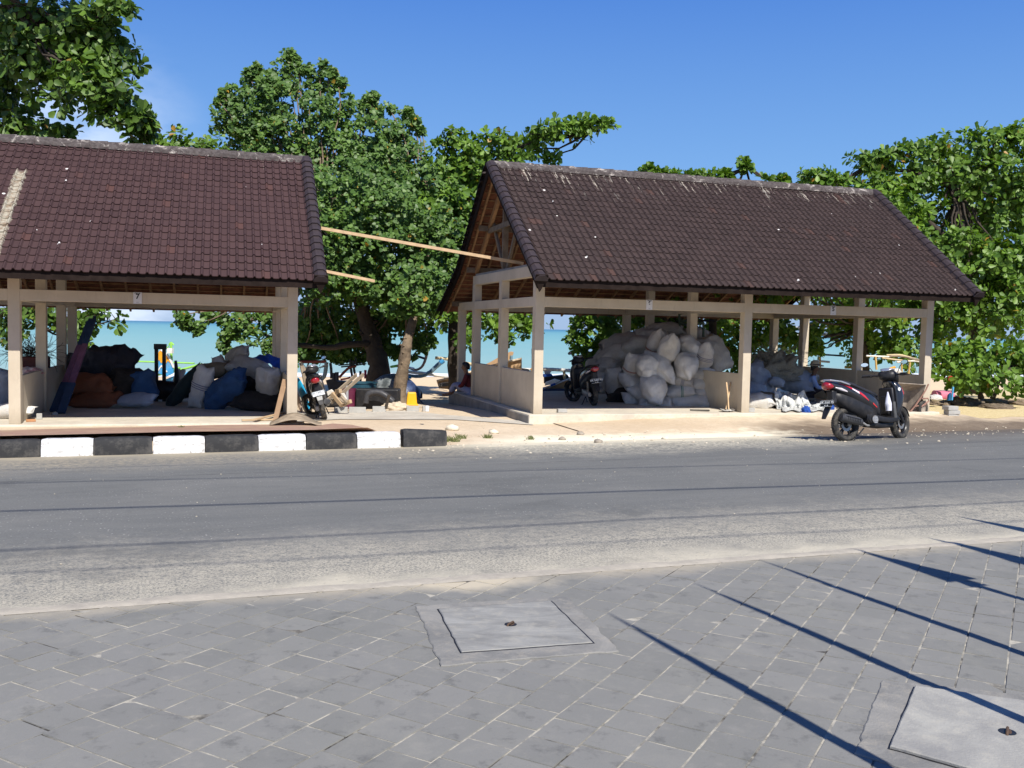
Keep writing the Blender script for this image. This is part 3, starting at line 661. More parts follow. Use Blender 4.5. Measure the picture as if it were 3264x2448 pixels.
def label_text(body,size,mat,parent,loc,rot,ext=.0008,off=.001,align='CENTER',name='lettering'):
    cu=bpy.data.curves.new('t','FONT'); cu.body=body; cu.size=size; cu.align_x=align; cu.align_y='CENTER'; cu.extrude=ext; cu.offset=off
    to=bpy.data.objects.new('t',cu); COL.objects.link(to); dg=bpy.context.evaluated_depsgraph_get()
    me=bpy.data.meshes.new_from_object(to.evaluated_get(dg)); bpy.data.objects.remove(to); me.materials.clear(); me.materials.append(mat)
    q=bpy.data.objects.new(name,me); COL.objects.link(q); q.parent=parent; q.location=loc; q.rotation_euler=rot; return q
sign(LA,LYAW,-.14,2.0,'7','white notice with the number 7 on the front beam of the left pavilion')
sign(RA,RYAW,0,2.36,'6','white notice with the number 6 above the white sack pile')
sign(RA,RYAW,0,6.6,'5','white notice with the number 5 on the right half of the front beam')

# dirt banked up against the front of the right pavilion (same soil as the ground)
g=G()
def bermf(u,v):
    a=.35+9.6*u; b=-.175-1.5*v; w_=loc3(RA,RYAW,a,b,0); s__,n__=sn(w_); rise=.012+.105*min(1,max(0,(a-.4)/3.2))*(1-v)**1.4
    return (s__,n__,zn(n__)+.006+rise*(1+.25*mn.noise(Vector((a*1.7,b*2,0)))) if v<.98 else zn(n__)-.004)
g.grid(bermf,60,8); o=g.build('ground_bank',bpy.data.materials['dirt_and_sand'],rot=(0,0,RY),smooth='all',recalc=True); o['kind']='structure'
# ---------------------------------------------------------------- trees
def leafmat(name,a,b,old,trans=.24,rough=.48):
    t=MT(name); tn=t.attr('tone'); c=t.co('Object'); q=t.noise(c,.9,3,.5)
    col=t.mix(t.mr(tn,0,.9),a,b); col=t.mix(t.mr(tn,.986,.996),col,old); col=t.mix(t.mr(q,.35,.65,0,.35),col,tuple(k*.72 for k in a))
    t.set(col,rough,.4); tr=t.N('ShaderNodeBsdfTranslucent'); t.L(t.mix(1.,col,(1.5,1.6,.55),'MULTIPLY'),tr.inputs[0])
    mxs=t.N('ShaderNodeMixShader'); mxs.inputs[0].default_value=trans; t.L(t.b.outputs[0],mxs.inputs[1]); t.L(tr.outputs[0],mxs.inputs[2]); t.L(mxs.outputs[0],t.o.inputs[0]); return t.m
M_LA=leafmat('almond_leaf',(.062,.135,.016),(.180,.305,.036),(.42,.22,.04))
M_LD=leafmat('shaded_almond_leaf',(.035,.080,.014),(.130,.230,.030),(.30,.17,.03),.2)  # darker copy of the almond leaf, shade put into its colour
M_LH=leafmat('hibiscus_leaf',(.052,.115,.024),(.145,.250,.050),(.55,.30,.03))
M_BARK=pm('grey_brown_bark',(.20,.15,.10),.95,.3,sc=5,bump=.9,bs=14,dirt=(.07,.05,.035),dsc=4,damt=.7,dist=.03)
M_BARKD=pm('dark_bark',(.055,.043,.032),.95,.3,sc=5,bump=.9,bs=14,dist=.03)
def D2(x,y,D): return at(x*1.4756,y*1.4756,D)
def unit(a): return a/np.maximum(1e-9,np.linalg.norm(a,axis=-1,keepdims=True))
def leaves(P,AX,kind,size,per,seed,droop=0.):
    rg_=np.random.default_rng(seed); n=len(P)
    P=np.repeat(P,per,0); AX=unit(np.repeat(AX,per,0)+.25*rg_.normal(size=(n*per,3)))
    ref=np.where(np.abs(AX[:,2:3])<.9,np.array([[0,0,1.]]),np.array([[1.,0,0]]))
    A=unit(np.cross(AX,ref)); B=np.cross(AX,A); N=len(P)
    ph=(np.tile(np.arange(per),n)/per*2*np.pi+rg_.random(N)*1.2)[:,None]
    tilt=np.radians(rg_.uniform(48,100,N))[:,None] if kind=='almond' else np.radians(rg_.uniform(60,150,N))[:,None]
    rad=A*np.cos(ph)+B*np.sin(ph)
    d=AX*np.cos(tilt)+rad*np.sin(tilt); d[:,2]-=droop; d=unit(d)
    nn_=unit(AX*np.sin(tilt)-rad*np.cos(tilt)+.25*rg_.normal(size=(N,3)))
    if kind=='heart':
        nn_=unit(rg_.normal(size=(N,3))*.55+np.array([[.15,-.75,.65]])); d=unit(d-nn_*(d*nn_).sum(1,keepdims=True))
    s=np.cross(nn_,d); s=unit(s); nn_=np.cross(d,s)
    L_=(size*rg_.uniform(.5,1.3,N))[:,None]
    if kind=='almond': prof=[(0.02,.03,0),(.45,.20,.03),(.80,.29,.05),(1.0,.0,-.06),(.80,-.29,.05),(.45,-.20,.03)]; st=.12
    else: prof=[(.0,.0,0),(.12,.46,.06),(.55,.42,.05),(1.0,0,-.08),(.55,-.42,.05),(.12,-.46,.06)]; st=.25
    base=P+d*L_*st
    V=np.stack([base+d*L_*u+s*L_*v+nn_*L_*w for u,v,w in prof],1).reshape(-1,3)
    i=np.arange(N)*6; F=np.concatenate([np.stack([i,i+1,i+2,i+3],1),np.stack([i,i+3,i+4,i+5],1)])
    tone=np.repeat(rg_.random(N),6)
    return V,F,tone
def crown(blobs,kind,size,per,dens,seed,inner=.25,up=.55,droop=0.,depth=.75):
    rg_=np.random.default_rng(seed); PP=[];AA=[];RA_=[]
    for bl in blobs:
        x,y,D,rx,ry=bl[:5]; k=bl[5] if len(bl)>5 else 1.
        C=np.array(D2(x,y,D)); m=2033./D; ax=np.array([rx/m,(rx+ry)/2/m*depth,ry/m]); 
        n=int(dens*k*(ax[0]*ax[2]+.05)*84)+4
        d=unit(rg_.normal(size=(n,3))); r=np.where(rg_.random(n)<inner,rg_.uniform(.2,.8,n),rg_.uniform(.72,1.06,n))
        w=1+.22*np.sin(d[:,0]*5+x)*np.cos(d[:,2]*6+y)+.12*np.sin(d[:,1]*9+d[:,0]*8)
        PP.append(C+d*ax*(r*w)[:,None]); RA_.append(r); AA.append(unit(d*np.array([1,1,.8])+np.array([0,-.15,up])))
    P=np.concatenate(PP); A=np.concatenate(AA)
    # irregular gaps: drop rosettes where a low-frequency field is low
    f=np.sin(P[:,0]*2.3+P[:,2]*1.7)+np.sin(P[:,0]*-1.9+P[:,2]*2.9+1.3)+np.sin(P[:,1]*2.1+P[:,0]*3.3)+np.sin(P[:,2]*5.1+P[:,0]*4.3)
    f2=np.sin(P[:,0]*5.3+P[:,2]*3.1+.7)+np.sin(P[:,2]*6.7-P[:,0]*2.3)+np.sin(P[:,1]*4.9+P[:,2]*4.1+2.)+.5*np.sin(P[:,0]*9.+P[:,2]*8.)
    RR=np.concatenate(RA_)
    keep=((f>-1.55)|(rg_.random(len(P))<.25))&((f2>-.55)|(RR<.80)|(rg_.random(len(P))<.15)); P=P[keep];A=A[keep]
    return leaves(P,A,kind,size,per,seed+1,droop)
def limb(g,pts,r0,r1,seg=9,wob=.05):
    pts=[Vector(p) for p in pts]; P=[]
    for a,b in zip(pts,pts[1:]):
        for k in range(5): P.append(a+(b-a)*k/5)
    P.append(pts[-1]); n=len(P)
    P=[p+Vector((mn.noise(p*1.3),mn.noise(p*1.3+Vector((9,0,0))),mn.noise(p*1.3+Vector((0,9,0)))))*wob*2 for p in P]
    g.tube(P,[(r0+(r1-r0)*(i/(n-1))**.7)*(1+.22*mn.noise(P[i]*4)+(.35*(1-i/2.5) if i<3 and r0>.15 else 0)) for i in range(n)],seg)
    if r0>.15:
        rk=random.Random(int(r0*1000))
        for q in range(26):
            p=P[rk.randrange(1,n)]; a=rk.uniform(0,2*PI); d=Vector((math.cos(a),math.sin(a),rk.uniform(-.3,.5))); r_=r0*.55; g.tube([p+d*r_*.3,p+d*r_*1.1,p+d*r_*1.45],[r_*.4,r_*.28,r_*.12],5)
def tree(name,lab,base,trunks,blobs,kind,size,per,dens,seed,mat,bark,extra=None,grp='shade trees along the beach',**k):
    root=empty(name,base,0,lab,'tree',grp); off=Vector(base)
    g=G()
    for pts,r0,r1 in trunks: limb(g,[Vector(p)-off for p in pts],r0,r1)
    rr=random.Random(seed)
    if blobs and trunks:   # secondary branches into each leaf mass
        tips=[Vector(t_[0][-1]) for t_ in trunks]
        for bl in blobs:
            C=D2(*bl[:3]); nb=min(tips,key=lambda p:(p-C).length); mid=(nb+C)/2+Vector((0,0,-.12*(nb-C).length))
            if (nb-C).length<7:
                limb(g,[nb-off,mid-off,C-off],.045,.015,5,.08)
            for q in range(2):
                e=C+Vector((rr.uniform(-1,1)*bl[3],0,rr.uniform(-.4,1)*bl[4]))*(bl[2]/2033)*.9; limb(g,[C-off,e-off],.016,.006,4,.03)
    g.build('trunk',bark,root,smooth='all')
    V,F,T_=crown(blobs,kind,size,per,dens,seed,**k)
    if extra is not None:
        v2,f2,t2=extra; F=np.concatenate([F,f2+len(V)]); V=np.concatenate([V,v2]); T_=np.concatenate([T_,t2])
    np_mesh('crown',V-np.array(off),F,mat,{'tone':T_},root)
    return root
def back(B,dd,y0,k=.75): return [(b[0],b[1]+6,b[2]+dd,b[3]*1.0,b[4]*1.0,(b[5] if len(b)>5 else 1)*k) for b in B if b[1]>y0 and b[3]>34]
B1=[(60,-190,20.2,150,60,.8),(-80,-200,20.2,120,70,.8),(140,-150,20.6,70,40,.7),(205,105,21.5,60,50,1.2),(165,70,21.8,60,50,1.2),(215,85,21.5,40,45,1.1),(110,215,22,60,30,1.2),(30,40,22,110,85),(120,60,22,90,75),(60,130,22,110,60),(150,130,22,90,50),(205,40,21.5,60,45),(255,22,21,34,20,1.3),(20,200,22.5,60,45),(90,195,22.5,70,30),(10,262,22.5,70,35),(70,286,22.5,80,14,1.3),(135,292,22.5,28,14,1.4),(180,175,21,70,42,1.3),(232,195,21,60,38,1.4),(265,130,21.5,38,42,1.2),(285,215,21,38,34,1.3),(300,258,21,32,26,1.3),(300,288,21.2,26,16,1.4),(245,245,21,45,22,1.2)]  # first three blobs: unseen canopy overhead, added to shade this crown
tree('almond_tree','dark broad-leaved almond tree with bright leaf tips behind the left pavilion roof',(-14.2,22.5,-.3),
     [([(-14.2,22.5,-.3),(-13.8,22.5,3.0),(-12.9,22.3,5)],.38,.26),([(-12.9,22.3,5),(-12.9,22,7.4),(-11.6,21.8,8.8)],.17,.07),([(-12.9,22.3,5),(-12.2,22,9)],.2,.08)],
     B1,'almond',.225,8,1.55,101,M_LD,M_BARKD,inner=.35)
B2=[(328,292,23.5,20,22,1.3),(345,312,23.5,35,14,1.2),(392,300,24,26,24,1.2),(420,318,24,40,14),(455,312,24.5,26,20,1.2),(372,322,24,60,10)]
tree('almond_sapling','low green almond crown just peeping over the ridge of the left pavilion',(D2(622,300,24.6).x,24.6,-.35),
     [([(D2(622,300,24.6).x,24.6,-.35),tuple(D2(622,560,24.6)),tuple(D2(560,420,24.4)),tuple(D2(440,330,24))],.10,.04)],B2,'almond',.17,7,1.7,102,M_LA,M_BARKD)
B3=[(622,150,27.5,28,38,1.5),(560,188,27.5,42,34,1.3),(690,180,27.5,44,42,1.4),(505,215,27.5,34,30,1.2),(492,268,27.5,30,40,1.2),(600,215,27,70,55,1.3),(550,265,27,75,55,1.3),(650,270,27,95,70,1.3),(805,240,27.5,34,32,1.4),(875,265,27.5,30,26,1.3),(740,255,27.5,50,50,1.2),(800,295,27,70,45,1.3),(862,305,27.5,48,38,1.2),(540,320,27,60,34,1.3),(620,345,27,100,50,1.3),(730,350,27,110,60,1.3),(850,375,26.8,100,60,1.3),(720,430,26.5,85,75,1.4),(810,450,26.3,110,80,1.4),(920,420,26.6,80,70,1.3),(740,520,26,90,75,1.4),(850,540,26,110,75,1.4),(930,510,26.5,70,70,1.2),(730,605,25.8,85,55,1.4),(830,625,25.6,100,50,1.3),(910,610,26,70,60,1.2),(690,690,25.6,55,55,1.1),(770,695,25.6,80,38,1.0),(850,690,25.4,75,32,1.2),(920,680,25.8,45,35,.9),(800,745,25.5,60,22,1.0),(655,705,27.2,30,50,1.2),(665,765,27.2,24,18,1.1),(735,768,27.2,45,12,1.),(700,735,26.9,55,32,1.1),(640,735,26.9,30,35,1.1),(790,735,26.9,50,28,1.0),(905,735,27.2,32,22,1.1),(862,762,27,25,12,1.),(780,765,27.2,30,12,1.),(880,640,22.7,42,30,1.2),(905,600,22.9,50,34,1.1),(860,672,22.9,30,16,1.1),(905,682,22.9,22,14,1.1),(700,752,25.5,40,22,1.1)]
B3=[(b[0],b[1],(27.2 if b[1]>=660 and b[2]>23 else (24.5 if b[1]>=430 and b[2]>23 else b[2])),*b[3:]) for b in B3]; B3+=[(x,y,27.4,9,12,2.2) for x,y in ((628,122),(640,136),(588,166),(540,158),(556,150),(700,140),(716,160),(738,182),(470,220),(480,203),(795,213),(808,211),(846,236),(882,243),(896,262),(908,280),(602,182),(665,150))]; B3+=[(b[0]+15,b[1]+8,28.3,b[3],b[4],.8) for b in B3 if b[1]>=600 and b[2]>23]
tb=Vector((D2(862,865,23).x,23,-.38))
tree('hibiscus_tree','tall sea hibiscus tree with heart leaves and yellow flowers between the two pavilions',tuple(tb),
     [([tuple(tb),tuple(D2(864,840,23)),tuple(D2(872,790,23)),tuple(D2(880,745,23)),tuple(D2(885,700,23.2)),tuple(D2(889,672,23.4)),tuple(D2(892,600,24.5)),tuple(D2(900,520,26))],.20,.07),
      ([tuple(D2(850,640,25.3)),tuple(D2(920,560,26)),tuple(D2(960,480,26.6))],.14,.06),([tuple(D2(760,600,26.5)),tuple(D2(700,560,26)),tuple(D2(690,480,26))],.12,.05)],
     B3+back(B3[:26],1.7,300)+[(398,690,24.2,20,22,1.6),(425,705,24.4,22,16,1.4),(470,682,25,50,18,1.2),(505,712,25,45,28,1.0),(545,690,25,60,24,1.3),(560,735,25,45,35,1.2),(610,700,25.2,45,40,1.4),(480,748,25,18,14,1.1),(620,760,25.3,40,30,1.2)],
     'heart',.108,8,3.0,103,M_LH,M_BARK,up=.3,inner=.3)
_t=[o for o in COL.objects if o.name=='hibiscus_tree'][0]; g=G(); limb(g,[Vector(p)-_t.location for p in ([tuple(D2(818,860,26.3)),tuple(D2(822,790,26.3)),tuple(D2(800,720,26.5)),tuple(D2(760,600,26.5)),tuple(D2(700,450,27)),tuple(D2(660,300,27))],.46,.10)[0]],.40,.10); _l=([tuple(D2(800,740,26.3)),tuple(D2(720,752,25.8)),tuple(D2(640,745,25.6)),tuple(D2(560,720,25.2))],.17,.05); limb(g,[Vector(p)-_t.location for p in _l[0]],.12,.04); g.build('trunk',M_BARKD,_t,smooth='all')  # second trunk and limb: dark bark colour stands in for shade
B4=[(955,315,27,28,16,1.4),(985,300,27,40,16,1.3),(960,345,27,34,20,1.2),(1020,320,27,50,22,1.3),(1085,305,27,60,22,1.4),(1150,292,26.8,55,18,1.4),(1215,275,26.6,55,15,1.5),(1270,268,26.5,40,14,1.5),(1310,272,26.5,28,12,1.5),(1240,300,26.8,50,10,1.2),(1140,330,27,50,16,1.2),(1192,342,27,16,12,1.4),(1080,345,27,50,25,1.3),(1030,372,27,45,35,1.3),(985,380,27,50,40,1.2),(950,440,26.5,60,50,1.3),(1010,440,27,40,50,1.2),(880,455,26,75,14,1.5),(800,462,25.8,50,12,1.3),(940,480,26,60,20,1.4),(1000,520,27,40,50,1.2),(955,560,26.5,60,45,1.1),(1005,600,27.2,35,40,1.1),(975,660,27,50,35,1.0),(1005,735,25.8,18,14,1.4),(1040,700,26.5,35,28,1.3),(1080,690,27,30,26,1.4),(1115,690,27.5,45,24,1.5),(1150,710,27.3,32,20,1.4),(1090,735,27,18,12,1.2),(940,690,26.5,40,18,.9)]
tree('almond_tree','light green almond tree reaching over the left gable of the long pavilion',tuple(D2(965,830,28)),
     [([tuple(D2(985,840,28)),tuple(D2(980,700,28)),tuple(D2(990,560,27.8)),tuple(D2(1000,400,27.4))],.22,.12),([tuple(D2(1000,400,27.4)),tuple(D2(1080,335,27)),tuple(D2(1180,300,26.8)),tuple(D2(1280,285,26.6))],.11,.03)],
     B4+back(B4,1.5,370)[:9],'almond',.20,8,1.7,104,M_LA,M_BARKD)
B5=[(1765,380,28,36,14,1.4),(1800,392,28,40,12,1.3),(1740,388,28,16,12,1.3),(1870,342,28,42,14,1.5),(1920,335,28,50,20,1.4),(1895,365,28,40,16,1.2),(1985,330,28,60,28,1.4),(2060,315,28,70,30,1.4),(2150,305,28,60,26,1.4),(2205,300,28,40,28,1.3),(1900,405,28,60,24,1.3),(1965,395,28,60,35,1.2),(2080,380,28.3,110,55,1.2),(2180,380,28,70,60,1.2),(1930,445,27.5,70,30,1.4),(1860,440,28,80,30,1.2),(2000,475,28,60,45,1.1),(1960,510,27.3,60,30,1.3),(2140,465,28.6,100,60,1.0),(2060,540,27.3,80,45,1.4),(2160,560,27,80,50,1.4),(2010,590,27.5,60,40,1.3),(2090,610,27,90,45,1.3),(2190,630,26.8,60,50,1.3),(2060,660,27,70,40,1.2),(2150,690,27,80,40,1.1),(2030,700,27.5,50,35,1.0),(2240,420,28,50,120,1.0),(2250,600,27,50,110,1.0),(1990,640,27.6,50,50,1.2)]
tree('almond_tree','wide layered almond tree filling the right side behind the long pavilion',tuple(D2(2110,850,28)),
     [([tuple(D2(2110,850,28)),tuple(D2(2110,720,28)),tuple(D2(2090,560,28.3)),tuple(D2(2060,400,28.3))],.30,.14),([tuple(D2(2090,560,28.3)),tuple(D2(2000,480,28)),tuple(D2(1900,440,28))],.14,.05),([tuple(D2(2060,400,28.3)),tuple(D2(1960,370,28)),tuple(D2(1880,355,28))],.10,.03)],
     B5+back(B5,1.8,360),'almond',.205,8,1.6,105,M_LA,M_BARKD)
B6=[(1265,700,26.5,32,24,1.5),(1250,735,26.5,26,26,1.4),(1290,750,26.6,30,26,1.5),(1270,780,26.8,22,18,1.2),(1310,700,27,40,40,1.3),(1370,690,28,60,60,1.3),(1450,680,28.5,70,70,1.2),(1540,690,28.5,70,70,1.2),(1620,700,28.5,60,60,1.2),(1600,760,28.5,80,50,1.0),(1480,760,28.5,80,50,1.0)]+[(x,y_,25.6,75,45,.8) for x in range(1330,1660,80) for y_ in (470,550,610)]  # last row: unseen masses behind the roof, added to shade the lower leaves
tree('almond_tree','dense almond tree seen through the pavilion behind the sack pile',tuple(D2(1450,840,28.5)),
     [([tuple(D2(1450,850,28.5)),tuple(D2(1455,700,28.5))],.24,.16)],B6,'almond',.20,8,1.7,106,M_LA,M_BARKD)
B7=[(1660,660,28.5,50,40,1.2),(1730,660,28,60,40,1.1),(1690,712,27,22,26,1.6),(1745,720,27,34,16,1.7),(1720,745,27,26,22,1.2),(1762,752,27,14,14,1.1),(1800,670,28,60,45,1.0),(1860,680,28,60,55,1.2),(1920,690,27.5,60,45,1.2),(1945,650,27.3,55,35,1.4),(1900,740,28.5,50,40,1.0),(1960,755,27.5,50,40,1.1),(1820,732,28.5,30,34,.9),(1850,770,28.5,20,25,.8)]+[(x,y_,25.6,75,45,.8) for x in range(1680,1960,80) for y_ in (500,560,612)]  # the looped blobs are hidden by the roof, added only to cast shade
tree('almond_tree','shaded almond tree behind the right bay of the long pavilion',tuple(D2(1872,840,28.3)),
     [([tuple(D2(1872,850,28.3)),tuple(D2(1868,790,28.3)),tuple(D2(1855,700,28.3))],.17,.12)],B7,'almond',.20,8,1.6,107,M_LA,M_BARKD)
B8=[(2040,770,24.8,45,22,1.4),(2085,760,25,50,26,1.3),(2140,775,25,60,30,1.3),(2195,790,24.5,50,34,1.3),(2110,815,24,60,28,1.4),(2180,835,23.8,50,22,1.3),(2060,810,24.5,45,28,1.2),(2220,750,25,40,30,1.2)]
tree('almond_bush','low bright green almond bush at the right edge beside the pavilion',tuple(D2(2120,855,24.3)),
     [([tuple(D2(2120,862,24.3)),tuple(D2(2110,810,24.3))],.08,.04),([tuple(D2(2140,862,24.3)),tuple(D2(2170,800,24.3))],.07,.03)],B8,'almond',.19,8,2.2,108,M_LA,M_BARKD)
B9=[(30,690,23.5,40,30,1.4),(20,725,23.5,28,18,1.2),(90,680,23.6,50,20,1.4),(120,700,23.6,26,12,1.2),(175,690,23.5,40,26,1.5),(160,730,23.2,18,12,1.5),(215,680,23.5,26,14,1.3),(255,695,23.4,16,22,1.2),(182,745,23.2,10,10,1.4)]
tree('almond_tree','low hanging almond branches seen through the left pavilion above the sea',tuple(D2(-60,900,24)),
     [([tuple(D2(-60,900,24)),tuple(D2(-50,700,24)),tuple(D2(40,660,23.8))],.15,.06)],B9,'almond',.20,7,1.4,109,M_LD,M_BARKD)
B10=[(1400,370,27,22,5,1.8),(1450,377,27,26,4,1.8),(1500,380,27,26,4,1.6),(1545,381,27,20,4,1.5),(1568,380,27,8,7,1.6),(1612,362,27,8,7,1.8),(1608,352,27,5,5,1.5),(1655,388,27,16,5,1.6),(1690,390,27,12,4,1.4),(1460,420,27.5,80,25,.5),(1620,420,27.5,80,25,.5)]
tree('almond_tree','almond crown barely showing above the ridge of the long pavilion',tuple(D2(1540,840,27.5)),
     [([tuple(D2(1540,850,27.5)),tuple(D2(1540,560,27.5)),tuple(D2(1590,420,27)),tuple(D2(1610,365,27))],.14,.02)],B10,'almond',.19,8,1.6,110,M_LA,M_BARKD)
# hibiscus flowers and yellow leaves scattered in the upper crown
# ---------------------------------------------------------------- motor scooters
t=MT('black_gloss_paint'); c=t.co('Object'); q=t.noise(c,4,4); t.set(t.mix(t.mr(q,.4,.7),(.012,.012,.014),(.020,.021,.025)),.28,.5); t.b.inputs['Coat Weight'].default_value=.8; t.b.inputs['Coat Roughness'].default_value=.06; M_GLOSS=t.m
M_RED=pm('red_gloss_decal',(.55,.02,.025),.25,.1,bump=0,spec=.5,coat=.8)
M_LENSR=pm('red_lens',(.30,.008,.012),.12,.1,bump=0,spec=.6,coat=1)
M_LENSW=pm('clear_lens',(.75,.68,.70),.12,.06,bump=0,spec=.6,coat=1)
M_SILV=pm('silver_trim',(.55,.56,.58),.3,.1,metal=.7,bump=0)
M_SEAT=pm('black_seat_vinyl',(.022,.022,.026),.5,.2,bump=.15,bs=90)
M_ALU=pm('cast_aluminium',(.50,.49,.47),.45,.2,metal=.6,dirt=(.12,.11,.10),dsc=12)
M_BLUEG=pm('dark_blue_gloss',(.02,.03,.05),.25,.2,bump=0,coat=.8)
M_MIRR=pm('mirror_glass',(.8,.85,.85),.04,.02,metal=1.,bump=0)
M_PLB=pm('plate_black',(.015,.016,.017),.4,.1,bump=0); M_PLW=pm('plate_white',(.62,.64,.64),.4,.1,bump=0); M_PAINTW=pm('white_lettering_paint',(.75,.76,.72),.5,.05,bump=0)
def wheel(parent,loc,rz,spokes=5):
    g=G(); pr=[(.185,-.038),(.20,-.050),(.232,-.055),(.256,-.040),(.266,-.016),(.266,.016),(.256,.040),(.232,.055),(.20,.050),(.185,.038)]
    g.lathe(pr,seg=44)
    for k in range(44):      # tread blocks
        a=2*PI*k/44
        for s_ in (-1,1):
            M=Matrix.Rotation(-a,3,'Y'); g.box(M@Vector((.264,s_*.020,0)),(.007,.026,.016),M@Matrix.Rotation(s_*.6,3,'X'))
    w=g.build('wheel',M_RUB,parent,loc=loc,rot=(0,0,rz),smooth=True); w['label']='rubber tyre on black cast rim'
    g=G(); g.lathe([(.195,-.034),(.182,-.036),(.168,-.020),(.168,.020),(.182,.036),(.195,.034)],seg=36)
    g.lathe([(0,-.045),(.035,-.045),(.042,-.02),(.042,.02),(.035,.045),(0,.045)],seg=16)
    for k in range(spokes):
        a=2*PI*k/spokes+.3
        for da in (-.16,.16):
            M=Matrix.Rotation(-(a),3,'Y'); p0=M@Vector((.03,0,0)); p1=Matrix.Rotation(-(a+da),3,'Y')@Vector((.175,0,0)); g.beam(p0,p1,.022,.020)
    g.build('rim',M_BLACK,w,smooth=True)
    g=G(); g.lathe([(.06,-.030),(.105,-.030),(.105,-.026),(.06,-.026)],seg=24,closed=True); g.build('brake_disc',M_STEEL,w)
    return w
def interp(secs,x):
    for a,b in zip(secs,secs[1:]):
        if x<=b[0] or b is secs[-1]:
            f=max(0,min(1,(x-a[0])/(b[0]-a[0]))); return [a[i]+(b[i]-a[i])*f for i in range(5)]
def surf(secs,x,t,sc=1.02,p=2.5):
    s_=interp(secs,x); ct,st=math.cos(t),math.sin(t)
    return Vector((x,s_[1]+math.copysign(abs(ct)**(2/p),ct)*s_[3]*sc,s_[2]+math.copysign(abs(st)**(2/p),st)*s_[4]*sc))
def decal(g,secs,pts,n=14,sc=1.03):
    "pts: (x, t_low, t_high) ; angle t measured from +y"
    V=[]
    for i in range(n+1):
        f=i/n*(len(pts)-1); k=min(int(f),len(pts)-2); r_=f-k; a,b=pts[k],pts[k+1]; x=a[0]+(b[0]-a[0])*r_
        for j in range(4):
            tt=(a[1]+(b[1]-a[1])*r_)*(1-j/3)+(a[2]+(b[2]-a[2])*r_)*j/3; V.append(surf(secs,x,tt,sc))
    F=[(i*4+j,(i+1)*4+j,(i+1)*4+j+1,i*4+j+1) for i in range(n) for j in range(3)]
    g.add(V,F)
